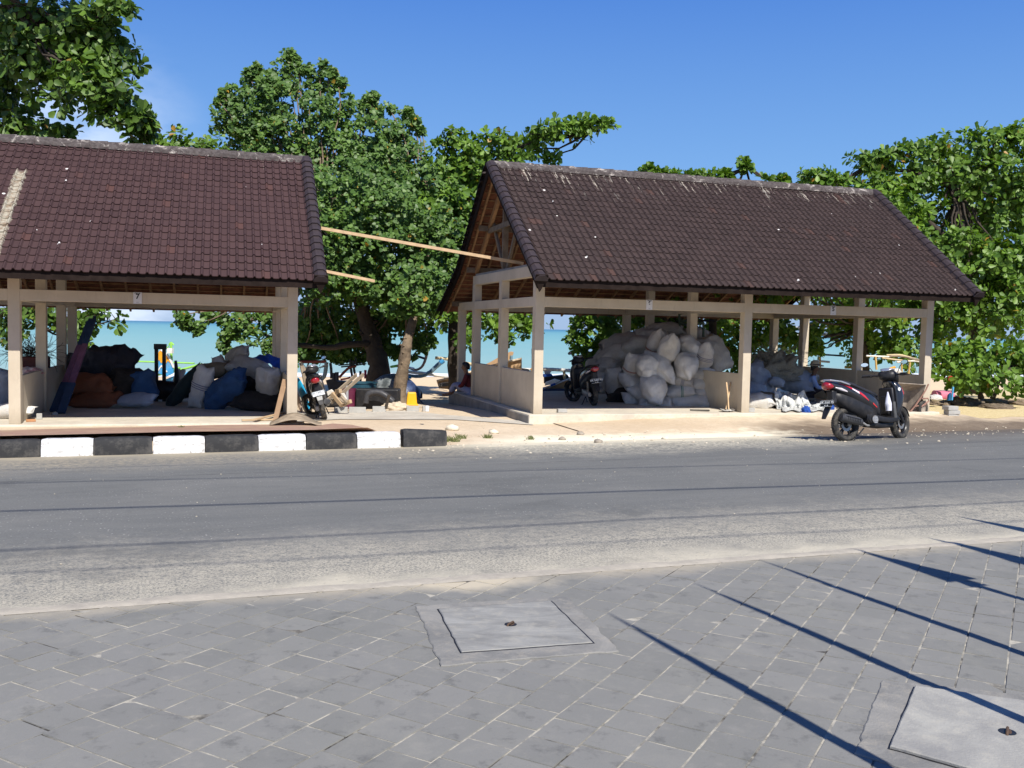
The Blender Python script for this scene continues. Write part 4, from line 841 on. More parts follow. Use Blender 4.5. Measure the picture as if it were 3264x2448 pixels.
def scooter(lab,pos,yaw,lean,steer,scale,plate,white_plate=False,stripes=True,bag=False,detail=True,tailred=False):
    root=empty('motor_scooter',pos,0,lab,'motor scooter','parked motor scooters'); root.rotation_mode='XYZ'
    root.rotation_euler=(Matrix.Rotation(yaw,3,'Z')@Matrix.Rotation(-lean,3,'X')).to_euler(); root.scale=(scale,)*3
    R_=.266
    wheel(root,(0,0,R_),0)
    # steering assembly
    PV=Vector((1.02,0,.80)); SM=Matrix.Translation(PV)@Matrix.Rotation(steer,4,'Z')@Matrix.Translation(-PV)
    fw=SM@Vector((1.28,0,R_)); wheel(root,tuple(fw),steer)
    def T(p): return SM@Vector(p)
    def TG(g): g.v=[tuple(SM@Vector(p)) for p in g.v]; return g
    g=G()
    for s_ in (-1,1): g.tube([(1.08,s_*.062,.62),(1.28,s_*.062,R_)],.019,8); g.tube([(1.19,s_*.062,.42),(1.285,s_*.062,R_-.01)],.026,8)
    g.beam((1.05,-.08,.63),(1.05,.08,.63),.06,.04); TG(g).build('front_fork',M_BLACK,root,smooth=True)
    g=G()
    def ff(u,v):
        a=R(20)+R(135)*u; r_=.285+.01*math.cos(v*PI*2); y=(v-.5)*.13*(1-.35*abs(u-.45)); r_-=.035*abs(v-.5)*2
        return (1.28+r_*math.cos(a),y,R_+r_*math.sin(a))
    g.grid(ff,14,8); TG(g).build('front_mudguard',M_GLOSS,root,smooth='all',solid=.004)
    # rear body
    S=[(-.375,0,.915,.03,.022),(-.34,0,.90,.075,.05),(-.24,0,.868,.115,.075),(-.08,0,.82,.14,.105),(.12,0,.745,.152,.125),(.32,0,.685,.150,.15),(.50,0,.62,.135,.165),(.64,0,.54,.115,.17),(.74,0,.46,.09,.15)]
    g=G(); g.loft(S,20,2.4); g.build('rear_body',M_GLOSS,root,smooth='all',sub=1)
    g=G(); g.loft([(-.26,0,.72,.06,.05),(-.12,0,.67,.10,.11),(.05,0,.60,.12,.15),(.25,0,.54,.125,.16),(.45,0,.47,.12,.16),(.6,0,.42,.10,.14)],14,2.8); g.build('under_seat_panel',M_BLACK,root,smooth='all')
    g=G(); g.loft([(-.20,0,.935,.09,.022),(-.06,0,.925,.125,.038),(.12,0,.872,.135,.042),(.26,0,.815,.14,.045),(.42,0,.765,.14,.045),(.58,0,.725,.115,.04),(.70,0,.69,.07,.03)],16,2.6); g.build('seat',M_SEAT,root,smooth='all',sub=1)
    g=G()
    for s_ in (-1,1): g.tube([(-.02,s_*.155,.88),(-.2,s_*.15,.93),(-.36,s_*.09,.955),(-.40,0,.958)],.013,8)
    g.build('grab_rail',M_SILV if stripes else M_BLACK,root,smooth=True)
    # lamps
    S2=[(-.405,0,.875,.04,.04),(-.385,0,.873,.072,.058),(-.34,0,.866,.096,.062),(-.31,0,.86,.10,.045),(-.29,0,.857,.10,.02)]
    g=G(); g.loft(S2,16,2.4); g.build('tail_light',M_LENSR,root,smooth='all')
    for s_ in (-1,1):
        g=G(); decal(g,S,[(-.27,(-.60 if s_>0 else PI+.60),(-.35 if s_>0 else PI+.35)),(-.17,(-.55 if s_>0 else PI+.55),(-.10 if s_>0 else PI+.10)),(-.06,(-.36 if s_>0 else PI+.36),(-.22 if s_>0 else PI+.22))],8,1.05); g.build('indicator_lens',M_LENSW,root,smooth='all',solid=.01)
        if stripes:
            g=G(); f_=lambda t: t if s_>0 else PI-t
            decal(g,S,[(-.20,f_(.42),f_(.52)),(.0,f_(.22),f_(.42)),(.2,f_(.04),f_(.26)),(.38,f_(-.18),f_(-.10))],14,1.015); g.build('red_stripe',M_RED,root,smooth='all')
            g=G(); decal(g,S,[(.04,f_(.18),f_(.36)),(.18,f_(.02),f_(.22))],8,1.022); g.build('pale_decal',M_LENSW,root,smooth='all')
            g=G(); decal(g,S,[(.48,f_(-.25),f_(-.12)),(.58,f_(-.3),f_(-.2))],6,1.015); g.build('red_stripe',M_RED,root,smooth='all')
            g=G(); decal(g,S,[(.0,f_(.85),f_(1.2)),(.3,f_(.7),f_(1.15)),(.55,f_(.45),f_(.8))],14,1.012); g.build('side_panel',M_BLUEG,root,smooth='all')
    # rear mudguard and plate
    g=G(); g.add([(-.22,-.07,.80),(-.22,.07,.80),(-.30,.065,.62),(-.30,-.065,.62),(-.40,.055,.47),(-.40,-.055,.47),(-.455,.035,.37),(-.455,-.035,.37)],[(0,3,2,1),(3,5,4,2),(5,7,6,4)]); g.build('rear_mudguard',M_BLACK,root,solid=.02,recalc=True)
    g=G(); g.box((-.25,0,.70),(.10,.13,.20)); g.build('plate_bracket',M_BLACK,root,bev=.02)
    g=G(); pl=g.box((0,0,0),(.25,.004,.105)).build('number_plate',M_PLW if white_plate else M_PLB,root,loc=(-.365,0,.60),rot=(0,0,0),bev=.003)
    pl.rotation_euler=(Matrix.Rotation(R(-90),3,'Z')@Matrix.Rotation(R(-18),3,'X')).to_euler()
    tm_=M_PAINTW if not white_plate else pm('grey_lettering',(.22,.25,.27),.6,.05,bump=0)
    label_text(plate,.058,tm_,pl,(0,-.004,.014),(R(90),0,0),off=.0018); label_text('01 . 20',.026,tm_,pl,(0,-.004,-.034),(R(90),0,0))
    g=G(); 
    for z_ in (-.049,.049): g.beam((-.12,-.0035,z_),(.12,-.0035,z_),.003,.004)
    g.build('plate_rim',tm_,pl)
    # engine, muffler, swing arm
    g=G(); g.loft([(-.05,.09,.27,.035,.05),(.08,.095,.28,.05,.075),(.35,.09,.29,.05,.08),(.5,.06,.31,.05,.07)],12,3); g.build('gearbox_case',M_ALU,root,smooth=True)
    g=G(); g.lathe([(0,-.06),(.07,-.06),(.09,-.03),(.09,.03),(.07,.05),(0,.05)],(.46,-.07,.35),seg=18); g.loft([(.36,-.03,.37,.09,.07),(.5,-.03,.36,.10,.09),(.62,-.02,.33,.08,.07)],12,3); g.build('engine',M_BLACK,root,smooth=True)
    g=G(); g.lathe([(0,-.012),(.058,-.008),(.062,.0),(.05,.004)],(.50,-.145,.33),seg=16)
    for k in range(5): g.box((.50,-.155,.28+.024*k),(.09-.01*abs(k-2),.012,.008))
    g.build('engine_cover',M_ALU,root,smooth=True)
    g=G(); g.tube([(-.20,-.125,.385),(-.19,-.128,.382),(.12,-.125,.315),(.20,-.12,.30),(.24,-.115,.295)],[.045,.068,.068,.055,.03],16); g.build('muffler',pm('dark_grey_muffler',(.05,.05,.052),.5,.2,spec=.5),root,smooth=True)
    g=G()
    for k in range(8): g.box((-.12+.035*k,-.192,.372-.0075*k),(.012,.012,.055))
    g.beam((-.16,-.192,.40),(.15,-.19,.335),.01,.012); g.build('heat_shield',M_BLACK,root)
    g=G(); g.tube([(.24,-.115,.295),(.36,-.10,.24),(.46,-.06,.24),(.5,-.03,.3)],.017,8); g.tube([(-.02,-.10,.28),(0,-.07,.255)],.02,6); g.build('exhaust_pipe',M_ALU,root,smooth=True)
    g=G()
    for k in range(8): 
        a=Vector((.02,.11,.33))+Vector((-.05,0,.25))*(k/8); g.tube([a+Vector((.03*math.cos(q_*PI/4),.03*math.sin(q_*PI/4),.03*q_/8)) for q_ in range(9)],.006,5)
    g.build('shock_absorber',M_STEEL,root,smooth=True)
    g=G(); g.tube([(.35,.06,.22),(.30,.19,.02)],.011,6); g.tube([(.30,.19,.02),(.27,.21,.015)],.02,6); g.tube([(.30,-.09,.20),(.14,-.11,.09),(.12,-.11,.12)],.012,6); g.tube([(.30,.09,.20),(.14,.11,.09)],.012,6); g.build('stand',M_BLACK,root,smooth=True)
    # floor board & tunnel
    g=G(); g.loft([(.52,0,.36,.13,.06),(.66,0,.33,.165,.055),(.85,0,.31,.17,.05),(1.0,0,.34,.165,.07)],14,4); g.build('floorboard',M_BLACK,root,smooth=True)
    g=G(); g.loft([(.45,0,.27,.10,.06),(.7,0,.235,.12,.05),(.95,0,.25,.10,.06)],12,3); g.build('belly_pan',M_BLACK,root,smooth=True)
    # leg shield and apron
    LS=[(.27,.99,0,.10,.035),(.36,1.01,0,.165,.05),(.50,1.04,0,.195,.075),(.66,1.07,0,.205,.095),(.80,1.07,0,.19,.095),(.90,1.03,0,.14,.085),(.965,.99,0,.075,.06)]
    g=G(); g.loft(LS,20,2.6,ax='z'); g.build('front_apron',M_GLOSS,root,smooth='all',sub=1)
    g=G(); g.box((.935,0,.58),(.06,.34,.50),taper=.8); g.box((.90,-.0,.55),(.06,.16,.30)); g.build('leg_shield_inner',M_BLACK,root,bev=.02,smooth=True)
    g=G(); g.box((.935,-.13,.47),(.07,.085,.27),taper=.75); g.build('glove_pocket',pm('grey_plastic',(.07,.07,.07),.6,.2),root,bev=.015,smooth=True)
    if stripes:
        for s_ in (-1,1):
            g=G(); g.loft([(.66,1.15,0,.02,.012),(.74,1.165,0,.035,.016),(.82,1.14,0,.02,.012)],10,2,ax='z'); g.v=[(x,y+s_*.115,z) for x,y,z in g.v]; g.build('front_indicator',M_RED,root,smooth='all')
        g=G(); g.lathe([(0,-.202),(.03,-.200),(.03,-.19)],(1.02,0.01,.80),seg=14); g.build('badge',M_PAINTW,root)
    # handlebar
    g=G(); g.loft([(.85,0,1.01,.07,.05),(.90,0,1.03,.14,.08),(.98,0,1.03,.17,.095),(1.07,0,.99,.15,.10),(1.16,0,.93,.08,.08)],16,2.5); TG(g).build('handlebar_cover',M_BLACK,root,smooth='all',sub=1)
    g=G(); g.loft([(.88,0,1.10,.06,.012),(.94,0,1.125,.105,.02),(1.03,0,1.12,.10,.02),(1.10,0,1.08,.05,.014)],14,2.5); TG(g).build('instrument_cluster',M_SILV,root,smooth='all')
    g=G(); g.tube([(1.0,0,.70),(.98,0,1.0)],.035,10); g.tube([(.86,-.36,1.035),(.90,-.26,1.04),(.96,-.1,1.02),(.96,.1,1.02),(.90,.26,1.04),(.86,.36,1.035)],.012,8)
    for s_ in (-1,1): g.tube([(.855,s_*.375,1.035),(.90,s_*.26,1.04)],.020,10); g.tube([(.92,s_*.20,1.03),(.945,s_*.26,1.015),(.90,s_*.38,1.02),(.885,s_*.40,1.022)],.006,6)
    TG(g).build('handlebar',M_BLACK,root,smooth=True)
    for s_ in (-1,1):
        g=G(); m0=(.93,s_*.19,1.06); m1=(.90,s_*.25,1.16); m2=(.885,s_*.30,1.20); g.tube([m0,m1,m2],.006,6)
        Mx=Matrix.Rotation(s_*R(10),3,'Z'); g.lathe([(0,0)],m2) if False else None
        vs=[];
        for (dx,sc_) in ((.022,.2),(.018,.75),(.008,1.0),(-.004,1.0)):
            for k in range(18):
                a=2*PI*k/18; vs.append(Vector(m2)+Mx@Vector((dx,.068*sc_*math.cos(a),.036*sc_*math.sin(a)))+Vector((0,s_*.035,.02)))
        g.add(vs,[(i*18+k,(i+1)*18+k,(i+1)*18+(k+1)%18,i*18+(k+1)%18) for i in range(3) for k in range(18)]+[tuple(range(18))]); mo=TG(g).build('mirror',M_BLACK,root,smooth=True,recalc=True)
        g=G(); g.add([Vector(m2)+Mx@Vector((-.0065,.060*math.cos(2*PI*k/18),.030*math.sin(2*PI*k/18)))+Vector((0,s_*.035,.02)) for k in range(18)],[tuple(range(18))]); TG(g).build('mirror_glass',M_MIRR,mo)
    g=G()
    for q_ in (-.03,.0,.04): g.tube([(.97,q_,1.0),(.90,q_*2-.02,.90),(1.0,q_,.78)],.005,5)
    g.tube([(.92,-.2,1.02),(.99,-.17,.93),(1.03,-.12,.85)],.005,5); TG(g).build('cables',M_BLACK,root,smooth=True)
    if bag:
        def bf(u,v):
            a=2*PI*v; w=.012+.055*min(1,u*1.6)*(1-.25*max(0,u-.75)*4*.5); zz=.76-.30*u
            rr_=w*(1+.25*mn.noise(Vector((math.cos(a)*2,math.sin(a)*2,u*4)))); return (.80+rr_*math.cos(a)*.8,-.15+rr_*math.sin(a)*.7,zz)
        g=G(); g.grid(bf,14,17); b=g.build('plastic_bag',pm('thin_plastic_bag',(.66,.66,.72),.3,.1,spec=.5),loc=None,smooth='all',recalc=True)
        b.parent=root
    if white_plate:
        g=G(); g.add([(-.40,-.06,.54),(-.40,.06,.54),(-.41,.05,.46),(-.41,-.05,.46)],[(0,1,2,3)]); g.build('mud_flap',pm('grey_flap',(.45,.45,.42),.6),root,solid=.006)
    return root
pR=gz(2683,1407,-.105)
scooter('black motor scooter with red stripes parked at the far edge of the road',(pR.x+.07,pR.y,-.108),R(27),R(7),R(14),1.05,'DK 5161 FS',bag=True)
pb=gp(1036,1338); scooter('dusty black scooter with a white plate leaning beside the left pavilion corner column',tuple(pb),R(104),R(15),R(42),.90,'DK 1302 CI',white_plate=True,stripes=False)
p3=gz(1893,1293,0.); scooter('black scooter parked in the shade beside the white sack pile',(p3.x,p3.y,0.002),R(103),R(7),R(26),.93,'DK 5407 FU',stripes=False)
# ---------------------------------------------------------------- sacks
def sackmat(name,a,b,dirt,stripe=None,sc=5):
    t=MT(name); c=t.co('Object'); u=t.attr('tone'); q=t.noise(c,sc,6,.65,.3); q2=t.noise(c,1.8,4)
    col=t.mix(t.mr(q,.3,.7),a,b); col=t.mix(t.mr(q2,.5,.75,0,.6),col,dirt)
    vn=t.mth('MULTIPLY',t.mr(t.mth('ABSOLUTE',t.mth('ADD',t.mth('FRACT',t.mth('MULTIPLY',t.sep(c)[1],9.)),-.5)),.04,.0),.25); col=t.mix(vn,col,tuple(k*.6 for k in a))
    if stripe:
        for (p0,w_,cc) in stripe: col=t.mix(t.mth('MULTIPLY',t.mr(t.mth('ABSOLUTE',t.mth('ADD',u,-p0)),w_*1.15,w_*.85),.8),col,cc)
    w=t.N('ShaderNodeTexWave',{'Vector':t.co('Object',rot=(.3,.5,.2)),'Scale':55.}).outputs[0]
    t.set(col,.6,.35); t.bump(t.mth('ADD',t.mth('MULTIPLY',w,.15),t.mth('ADD',t.noise(c,7,6,.75,.8),t.mth('MULTIPLY',t.noise(c,30,3),.3))),.8,.035); return t.m
SW=sackmat('white_woven_sack',(.74,.71,.65),(.86,.84,.79),(.50,.42,.32))
SWG=sackmat('white_sack_green_band',(.74,.71,.65),(.86,.84,.79),(.50,.42,.32),[(.55,.022,(.05,.22,.15)),(.60,.010,(.05,.22,.15))])
SWB=sackmat('white_sack_blue_stripes',(.64,.61,.56),(.78,.75,.70),(.42,.36,.28),[(.52,.012,(.12,.13,.25)),(.57,.012,(.12,.13,.25)),(.62,.012,(.12,.13,.25))])
SWR=sackmat('white_sack_red_print',(.62,.58,.52),(.76,.72,.66),(.42,.34,.26),[(.35,.03,(.45,.16,.10))])
SGR=sackmat('grey_soiled_shaded_sack',(.46,.43,.38),(.60,.57,.51),(.24,.20,.16))  # grey soiled sacks, and white ones with shade put into the colour
SDK=sackmat('dark_net_bundle',(.020,.022,.032),(.045,.045,.06),(.03,.025,.02),sc=9)
SBK=sackmat('black_brown_bundle',(.025,.02,.016),(.05,.042,.035),(.02,.015,.012),sc=9)
SOR=sackmat('orange_woven_sack',(.22,.07,.03),(.30,.105,.045),(.14,.06,.03))
SBL=sackmat('blue_woven_sack',(.03,.085,.20),(.05,.13,.28),(.03,.05,.09))
SPB=sackmat('pale_blue_sack',(.38,.43,.50),(.56,.60,.66),(.25,.26,.28))
SGN=sackmat('dark_green_roll',(.02,.035,.035),(.04,.06,.06),(.02,.02,.02))
SHE=sackmat('hessian_sack',(.26,.20,.12),(.36,.28,.17),(.14,.10,.06))
TBL=sackmat('bright_blue_tarp',(.02,.09,.42),(.03,.13,.55),(.03,.06,.2)); TGR=sackmat('grey_white_tarp',(.66,.67,.65),(.80,.81,.78),(.45,.43,.38),sc=2.5)
def sack(lab,P,hl,hw,hh,th,ph,mat,roll=0,seed=0,grp='sacks piled in the pavilion',ears=.78,name='sack',cat='sack',pinch=False):
    g=G(); nu,nv=27,28
    for i in range(nu):
        u=-1+2*i/(nu-1); e=abs(u)
        W_=hw*(1-.26*e**3) if not pinch else hw*(.95*max(0,1-e**2.)**.80+.05); 
        W_*=(1+ (ears-.84)*e**8) ; H_=hh*(max(0,1-e**2.5))**.55+.004
        if pinch: H_=hh*1.15*(max(0,1-e**2.))**.78+.006
        if pinch: W_=max(W_,.03)
        bow=.0
        for k in range(nv):
            a=2*PI*k/nv; ct,st=math.cos(a),math.sin(a)
            y=math.copysign(abs(ct)**.88,ct)*W_; z=math.copysign(abs(st)**.88,st)*H_
            cr=1+(.09*e**2*math.cos(5*a+seed)+.05*math.cos(9*a+seed*2+u*3)*e if pinch else .04*e*math.cos(7*a+seed)); y*=cr; z*=cr
            ear=(.17*hl*(abs(ct)**4)*(e**5) if not pinch else .10*hl*e**10)
            p=Vector((u*hl+math.copysign(ear,u),y,z))
            s_=seed*3.7; amp=.055*hh/.16*(.4+e)
            d=mn.noise(Vector((p.x*5+s_,p.y*6,p.z*6)))*amp+mn.noise(Vector((p.x*14+s_,p.y*13,p.z*12)))*amp*.35
            rn=Vector((0,y/(hw*hw),z/(hh*hh)));  rn=rn.normalized() if rn.length>1e-6 else Vector((0,0,1))
            p+=rn*d*(1 if e<.97 else .2)
            g.v.append(tuple(p)); g.t.append((u+1)/2)
    for i in range(nu-1):
        for k in range(nv): g.f.append((i*nv+k,i*nv+(k+1)%nv,(i+1)*nv+(k+1)%nv,(i+1)*nv+k)); g.mi.append(0)
    g.f+= [tuple(reversed(range(nv))),tuple((nu-1)*nv+k for k in range(nv))]; g.mi+=[0,0]
    th,ph=R(th),R(ph); d=Vector((math.cos(ph)*math.cos(th),-math.sin(ph),math.cos(ph)*math.sin(th))).normalized()
    ref=Vector((0,-.5,.86)) if abs(d.z)<.9 else Vector((0,-1,0)); s_=ref.cross(d).normalized(); u_=d.cross(s_)
    M=Matrix((d,s_,u_)).transposed()@Matrix.Rotation(R(roll),3,'X')
    # keep resting sacks above the floor they lie on
    o=g.build(name,mat,loc=P,rot=M.to_euler(),smooth='all'); return tagit(o,lab,cat,grp)
def z4(x,y): return (1700+x*.3617,850+y*.3617)
SL=[ # label,x,y,D,hl,hw,hh,th,ph,mat,roll
('long soiled white sack flat on the floor at the bottom right of the pile',1378,1192,20.8,.47,.20,.15,1,5,SW,0),
('white sack with a green band flat at the bottom left of the pile',1075,1200,20.75,.36,.2,.125,1,8,SWG,0),
('grubby sack at the left foot of the white pile behind the green banded one',885,1180,21.2,.27,.2,.15,160,20,SW,0),
('sack sloping down to the left just above the green banded floor sack',980,1120,20.95,.36,.2,.16,-28,18,SW,0),
('white sack with a green band at the middle of the pile',1290,1090,20.85,.33,.2,.115,2,5,SWG,0),
('short flat sack at the right end of the pile, second layer',1492,1105,20.95,.26,.2,.11,2,10,SW,0),
('flat bulging sack at the right end of the pile below the saddle-shaped one',1500,1033,21.0,.27,.2,.125,-3,10,SW,0),
('sack with thin dark stripes under the round pale one',1312,1000,20.95,.25,.2,.15,-14,15,SWB,0),
('saddle-shaped sack at the right end of the pile beside the round pale one',1488,955,21.1,.27,.2,.14,10,10,SW,0),
('plump white sack pointing down at the left front of the pile',1058,1070,20.55,.33,.29,.21,-68,32,SW,0),
('half hidden sack on the left flank of the pile with a tied neck',865,1010,21.2,.27,.22,.18,-60,30,SW,0),
('bright pointed white sack at the left front of the pile, waist high',1003,880,20.75,.29,.25,.21,-78,40,SW,0),
('sack with faded red print tucked behind the bright pointed one',885,875,21.15,.28,.22,.18,84,25,SWR,0),
('long sack lying diagonally towards the viewer at the centre of the pile',1115,885,20.85,.43,.25,.2,-52,34,SW,0),
('round pale sack with a pointed end at the centre right of the pile',1350,872,20.8,.31,.26,.22,-86,42,SW,0),
('upright sack with brown stripes and a tied neck at the right of the pile',1502,800,21.1,.31,.2,.18,78,30,SWB,0),
('pale sack with an upward pointing ear near the top of the pile',1192,730,20.95,.34,.26,.2,80,34,SW,0),
('sack with red print behind the one with upward ear',1085,685,21.35,.32,.22,.18,78,25,SWR,0),
('square-shouldered sack at the top right of the pile',1372,698,21.2,.28,.23,.18,-32,22,SW,0),
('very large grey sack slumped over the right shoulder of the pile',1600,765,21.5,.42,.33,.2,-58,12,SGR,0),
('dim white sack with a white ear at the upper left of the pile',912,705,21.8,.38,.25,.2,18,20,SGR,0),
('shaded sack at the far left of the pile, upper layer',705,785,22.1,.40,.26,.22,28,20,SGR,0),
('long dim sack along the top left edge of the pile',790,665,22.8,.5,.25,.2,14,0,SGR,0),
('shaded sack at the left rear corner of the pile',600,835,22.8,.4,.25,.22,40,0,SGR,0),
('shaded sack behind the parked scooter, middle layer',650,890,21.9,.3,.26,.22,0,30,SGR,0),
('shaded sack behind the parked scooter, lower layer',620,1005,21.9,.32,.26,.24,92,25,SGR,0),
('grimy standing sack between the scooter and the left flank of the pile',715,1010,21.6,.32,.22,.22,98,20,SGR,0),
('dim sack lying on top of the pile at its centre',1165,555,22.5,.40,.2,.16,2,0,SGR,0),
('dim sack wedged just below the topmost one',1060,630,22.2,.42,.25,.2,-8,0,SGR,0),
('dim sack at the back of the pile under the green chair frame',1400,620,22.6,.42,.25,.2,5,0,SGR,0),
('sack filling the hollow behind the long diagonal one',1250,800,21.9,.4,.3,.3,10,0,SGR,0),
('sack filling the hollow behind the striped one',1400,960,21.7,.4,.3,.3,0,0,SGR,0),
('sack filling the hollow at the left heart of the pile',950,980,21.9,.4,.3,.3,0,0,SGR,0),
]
for i,(lab,x,y,D,hl,hw,hh,th,ph,mt,ro) in enumerate(SL):
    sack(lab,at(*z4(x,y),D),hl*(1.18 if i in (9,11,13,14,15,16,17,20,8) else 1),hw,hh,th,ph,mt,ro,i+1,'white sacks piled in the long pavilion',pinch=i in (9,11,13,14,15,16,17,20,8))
sack('brown heap of old net at the foot of the pile behind the scooter',at(*z4(790,1130),21.6),.36,.3,.24,0,0,SBK,0,50,'fishing nets',name='net_heap',cat='net heap')
# right bay
def zB(x,y): return (2350+x*.2034,1080+y*.2034)
for i,(lab,x,y,D,hl,hw,hh,th,ph,mt) in enumerate([
('sunlit white sack lying beside the middle front column',300,985,20.6,.36,.22,.17,5,10,SW),
('big pale sack leaning behind the middle front column',330,640,22.3,.42,.36,.24,-62,10,SPB),
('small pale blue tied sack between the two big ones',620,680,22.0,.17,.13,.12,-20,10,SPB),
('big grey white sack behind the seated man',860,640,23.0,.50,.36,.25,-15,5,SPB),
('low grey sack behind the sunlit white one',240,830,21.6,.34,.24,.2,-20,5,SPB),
('small white sack in front of the seated man',1180,625,23.2,.14,.12,.1,60,10,SW),
('brown hessian sack lying in the shadow of the white tarpaulin',560,1010,21.0,.40,.24,.2,-12,10,SHE)]):
    sack(lab,at(*zB(x,y),D),hl,hw,hh,th,ph,mt,0,70+i,'sacks in the right bay')
def heap(name,lab,cat,P,rx,ry,rz,mat,seed,rough=.25,grp=None,fr=3.,sub=5,sharp=False):
    g=G(); nu,nv=30,40
    def f(u,v):
        th_=PI*u*.56; a=2*PI*v; d=Vector((math.sin(th_)*math.cos(a),math.sin(th_)*math.sin(a),math.cos(th_)))
        n=mn.noise(d*fr+Vector((seed,0,0)))+.5*mn.noise(d*fr*2.3+Vector((0,seed,0)))+.3*mn.noise(d*fr*6+Vector((0,0,seed)))
        k=1+rough*n; return Vector((d.x*rx*k,d.y*ry*k,max(-.02,d.z*rz*k)))
    g.grid(f,nu,nv); o=g.build(name,mat,loc=P,smooth=None if sharp else 'all',recalc=True); return tagit(o,lab,cat,grp)
def netmat(nm,col,col2):
    t=MT(nm); c=t.co('Object'); q=t.noise(c,16,6,.8,1.5); t.set(t.mix(t.mr(q,.3,.7),col,col2),.9,.15); t.bump(q,1.,.05); return t.m
M_NETG=netmat('pale_green_net',(.22,.20,.15),(.46,.43,.34)); M_NETB=netmat('brown_net',(.03,.02,.015),(.10,.07,.05))
def strands(g,P,rx,rz,n,seed,r=.004,ry=.3):
    rr=random.Random(seed)
    for k in range(n):
        a=rr.uniform(0,2*PI); p=Vector(P)+Vector((math.cos(a)*rx*rr.random(),rr.uniform(-ry,ry),rz*(.4+.5*rr.random()))); pts=[p]
        d=Vector((rr.uniform(-1,1),rr.uniform(-.3,.3),rr.uniform(-.1,1))).normalized()
        for q in range(5): d=(d+Vector((rr.uniform(-.6,.6),rr.uniform(-.3,.3),rr.uniform(-.6,.3)))).normalized(); p=p+d*.09; pts.append(p)
        g.tube(pts,r,3,cap=False)
pn=at(*zB(560,640),22.7); rt=empty('net_heap',(pn.x,pn.y,0),0,'tangled heap of pale fishing net on the sacks in the right bay','net heap','fishing nets')
o=heap('net_body','','',(0,0,.55),.62,.45,.62,M_NETG,3.3,.45,None,3.5); o.parent=rt
for k in ('label','category'): 
    if k in o: del o[k]
g=G(); strands(g,(0,-.1,.75),.6,.45,160,4); g.build('loose_strands',M_NETG,rt)
# white tarpaulin
def cloth(name,lab,cat,outline_fn,mat,nu=40,nv=30,solid=.006,grp=None):
    g=G(); g.grid(outline_fn,nu,nv); o=g.build(name,mat,smooth='all',solid=solid); return tagit(o,lab,cat,grp)
def tarp1(u,v):
    x=560+800*u; yb=1110+30*math.sin(u*6); yt=725+330*u**.8+40*math.sin(u*9); y=yb+(yt-yb)*v
    D=20.25+.55*v+.15*mn.noise(Vector((u*7,v*6,1)))+.07*mn.noise(Vector((u*17,v*15,2)))
    p=at(*zB(x+60*(1-v)*(1-u),y),D); p.z=max(.012,p.z+.16*mn.noise(Vector((u*6,v*5,7)))+.09*mn.noise(Vector((u*14,v*12,5)))); return p
cloth('tarpaulin','crumpled white tarpaulin draped over goods beside the seated man','tarpaulin',tarp1,TGR,60,40,grp='tarpaulins')
def tarp2(u,v):
    x=700+680*u; y=1150-75*v+12*math.sin(u*20); p=gz(*zB(x,y),0.); p.z=.02+.05*abs(mn.noise(Vector((u*12,v*3,1))))*4*v*(1-v)+.015; return p
cloth('tarpaulin','flat grey tarpaulin strip lying on the floor edge of the right bay','tarpaulin',tarp2,TGR,40,8,grp='tarpaulins')
for k,(x,y,r_) in enumerate(((1075,1140,.10),(1445,1095,.10))):
    p=gz(*zB(x,y+12),0.); heap('cloth_bundle',['crumpled blue cloth on the floor edge left of the scooter','crumpled blue cloth behind the scooter number plate'][k],'cloth',(p.x,p.y,.0),r_,.09,.12,TBL,8+k,.4,'blue cloths')
# green chair frame on the pile
M_GRNF=pm('dull_green_paint',(.06,.09,.06),.7); ch=at(*z4(1395,640),22.4); rt=empty('chair',tuple(ch),R(20),'old green chair frame thrown on top of the sack pile','chair')
rt.rotation_euler=(R(14),R(-12),R(20))
for x_ in (-.2,.2):
    for y_ in (-.2,.2): g=G(); g.beam((x_,y_,0),(x_,y_,.42 if y_<0 else .85),.04,.04,up=Vector((0,1,0))); g.build('leg',M_GRNF,rt)
for n_,p,d in (('seat_rail',(0,-.2,.42),(.44,.03,.05)),('seat_rail',(0,.2,.42),(.36,.03,.05)),('back_rail',(0,.2,.82),(.36,.03,.06)),('back_rail',(0,.2,.62),(.36,.03,.04)),('seat_rail',(-.2,0,.42),(.03,.36,.05)),('seat_rail',(.2,0,.42),(.03,.36,.05))):
    g=G(); g.box(p,d); g.build(n_,M_GRNF,rt)
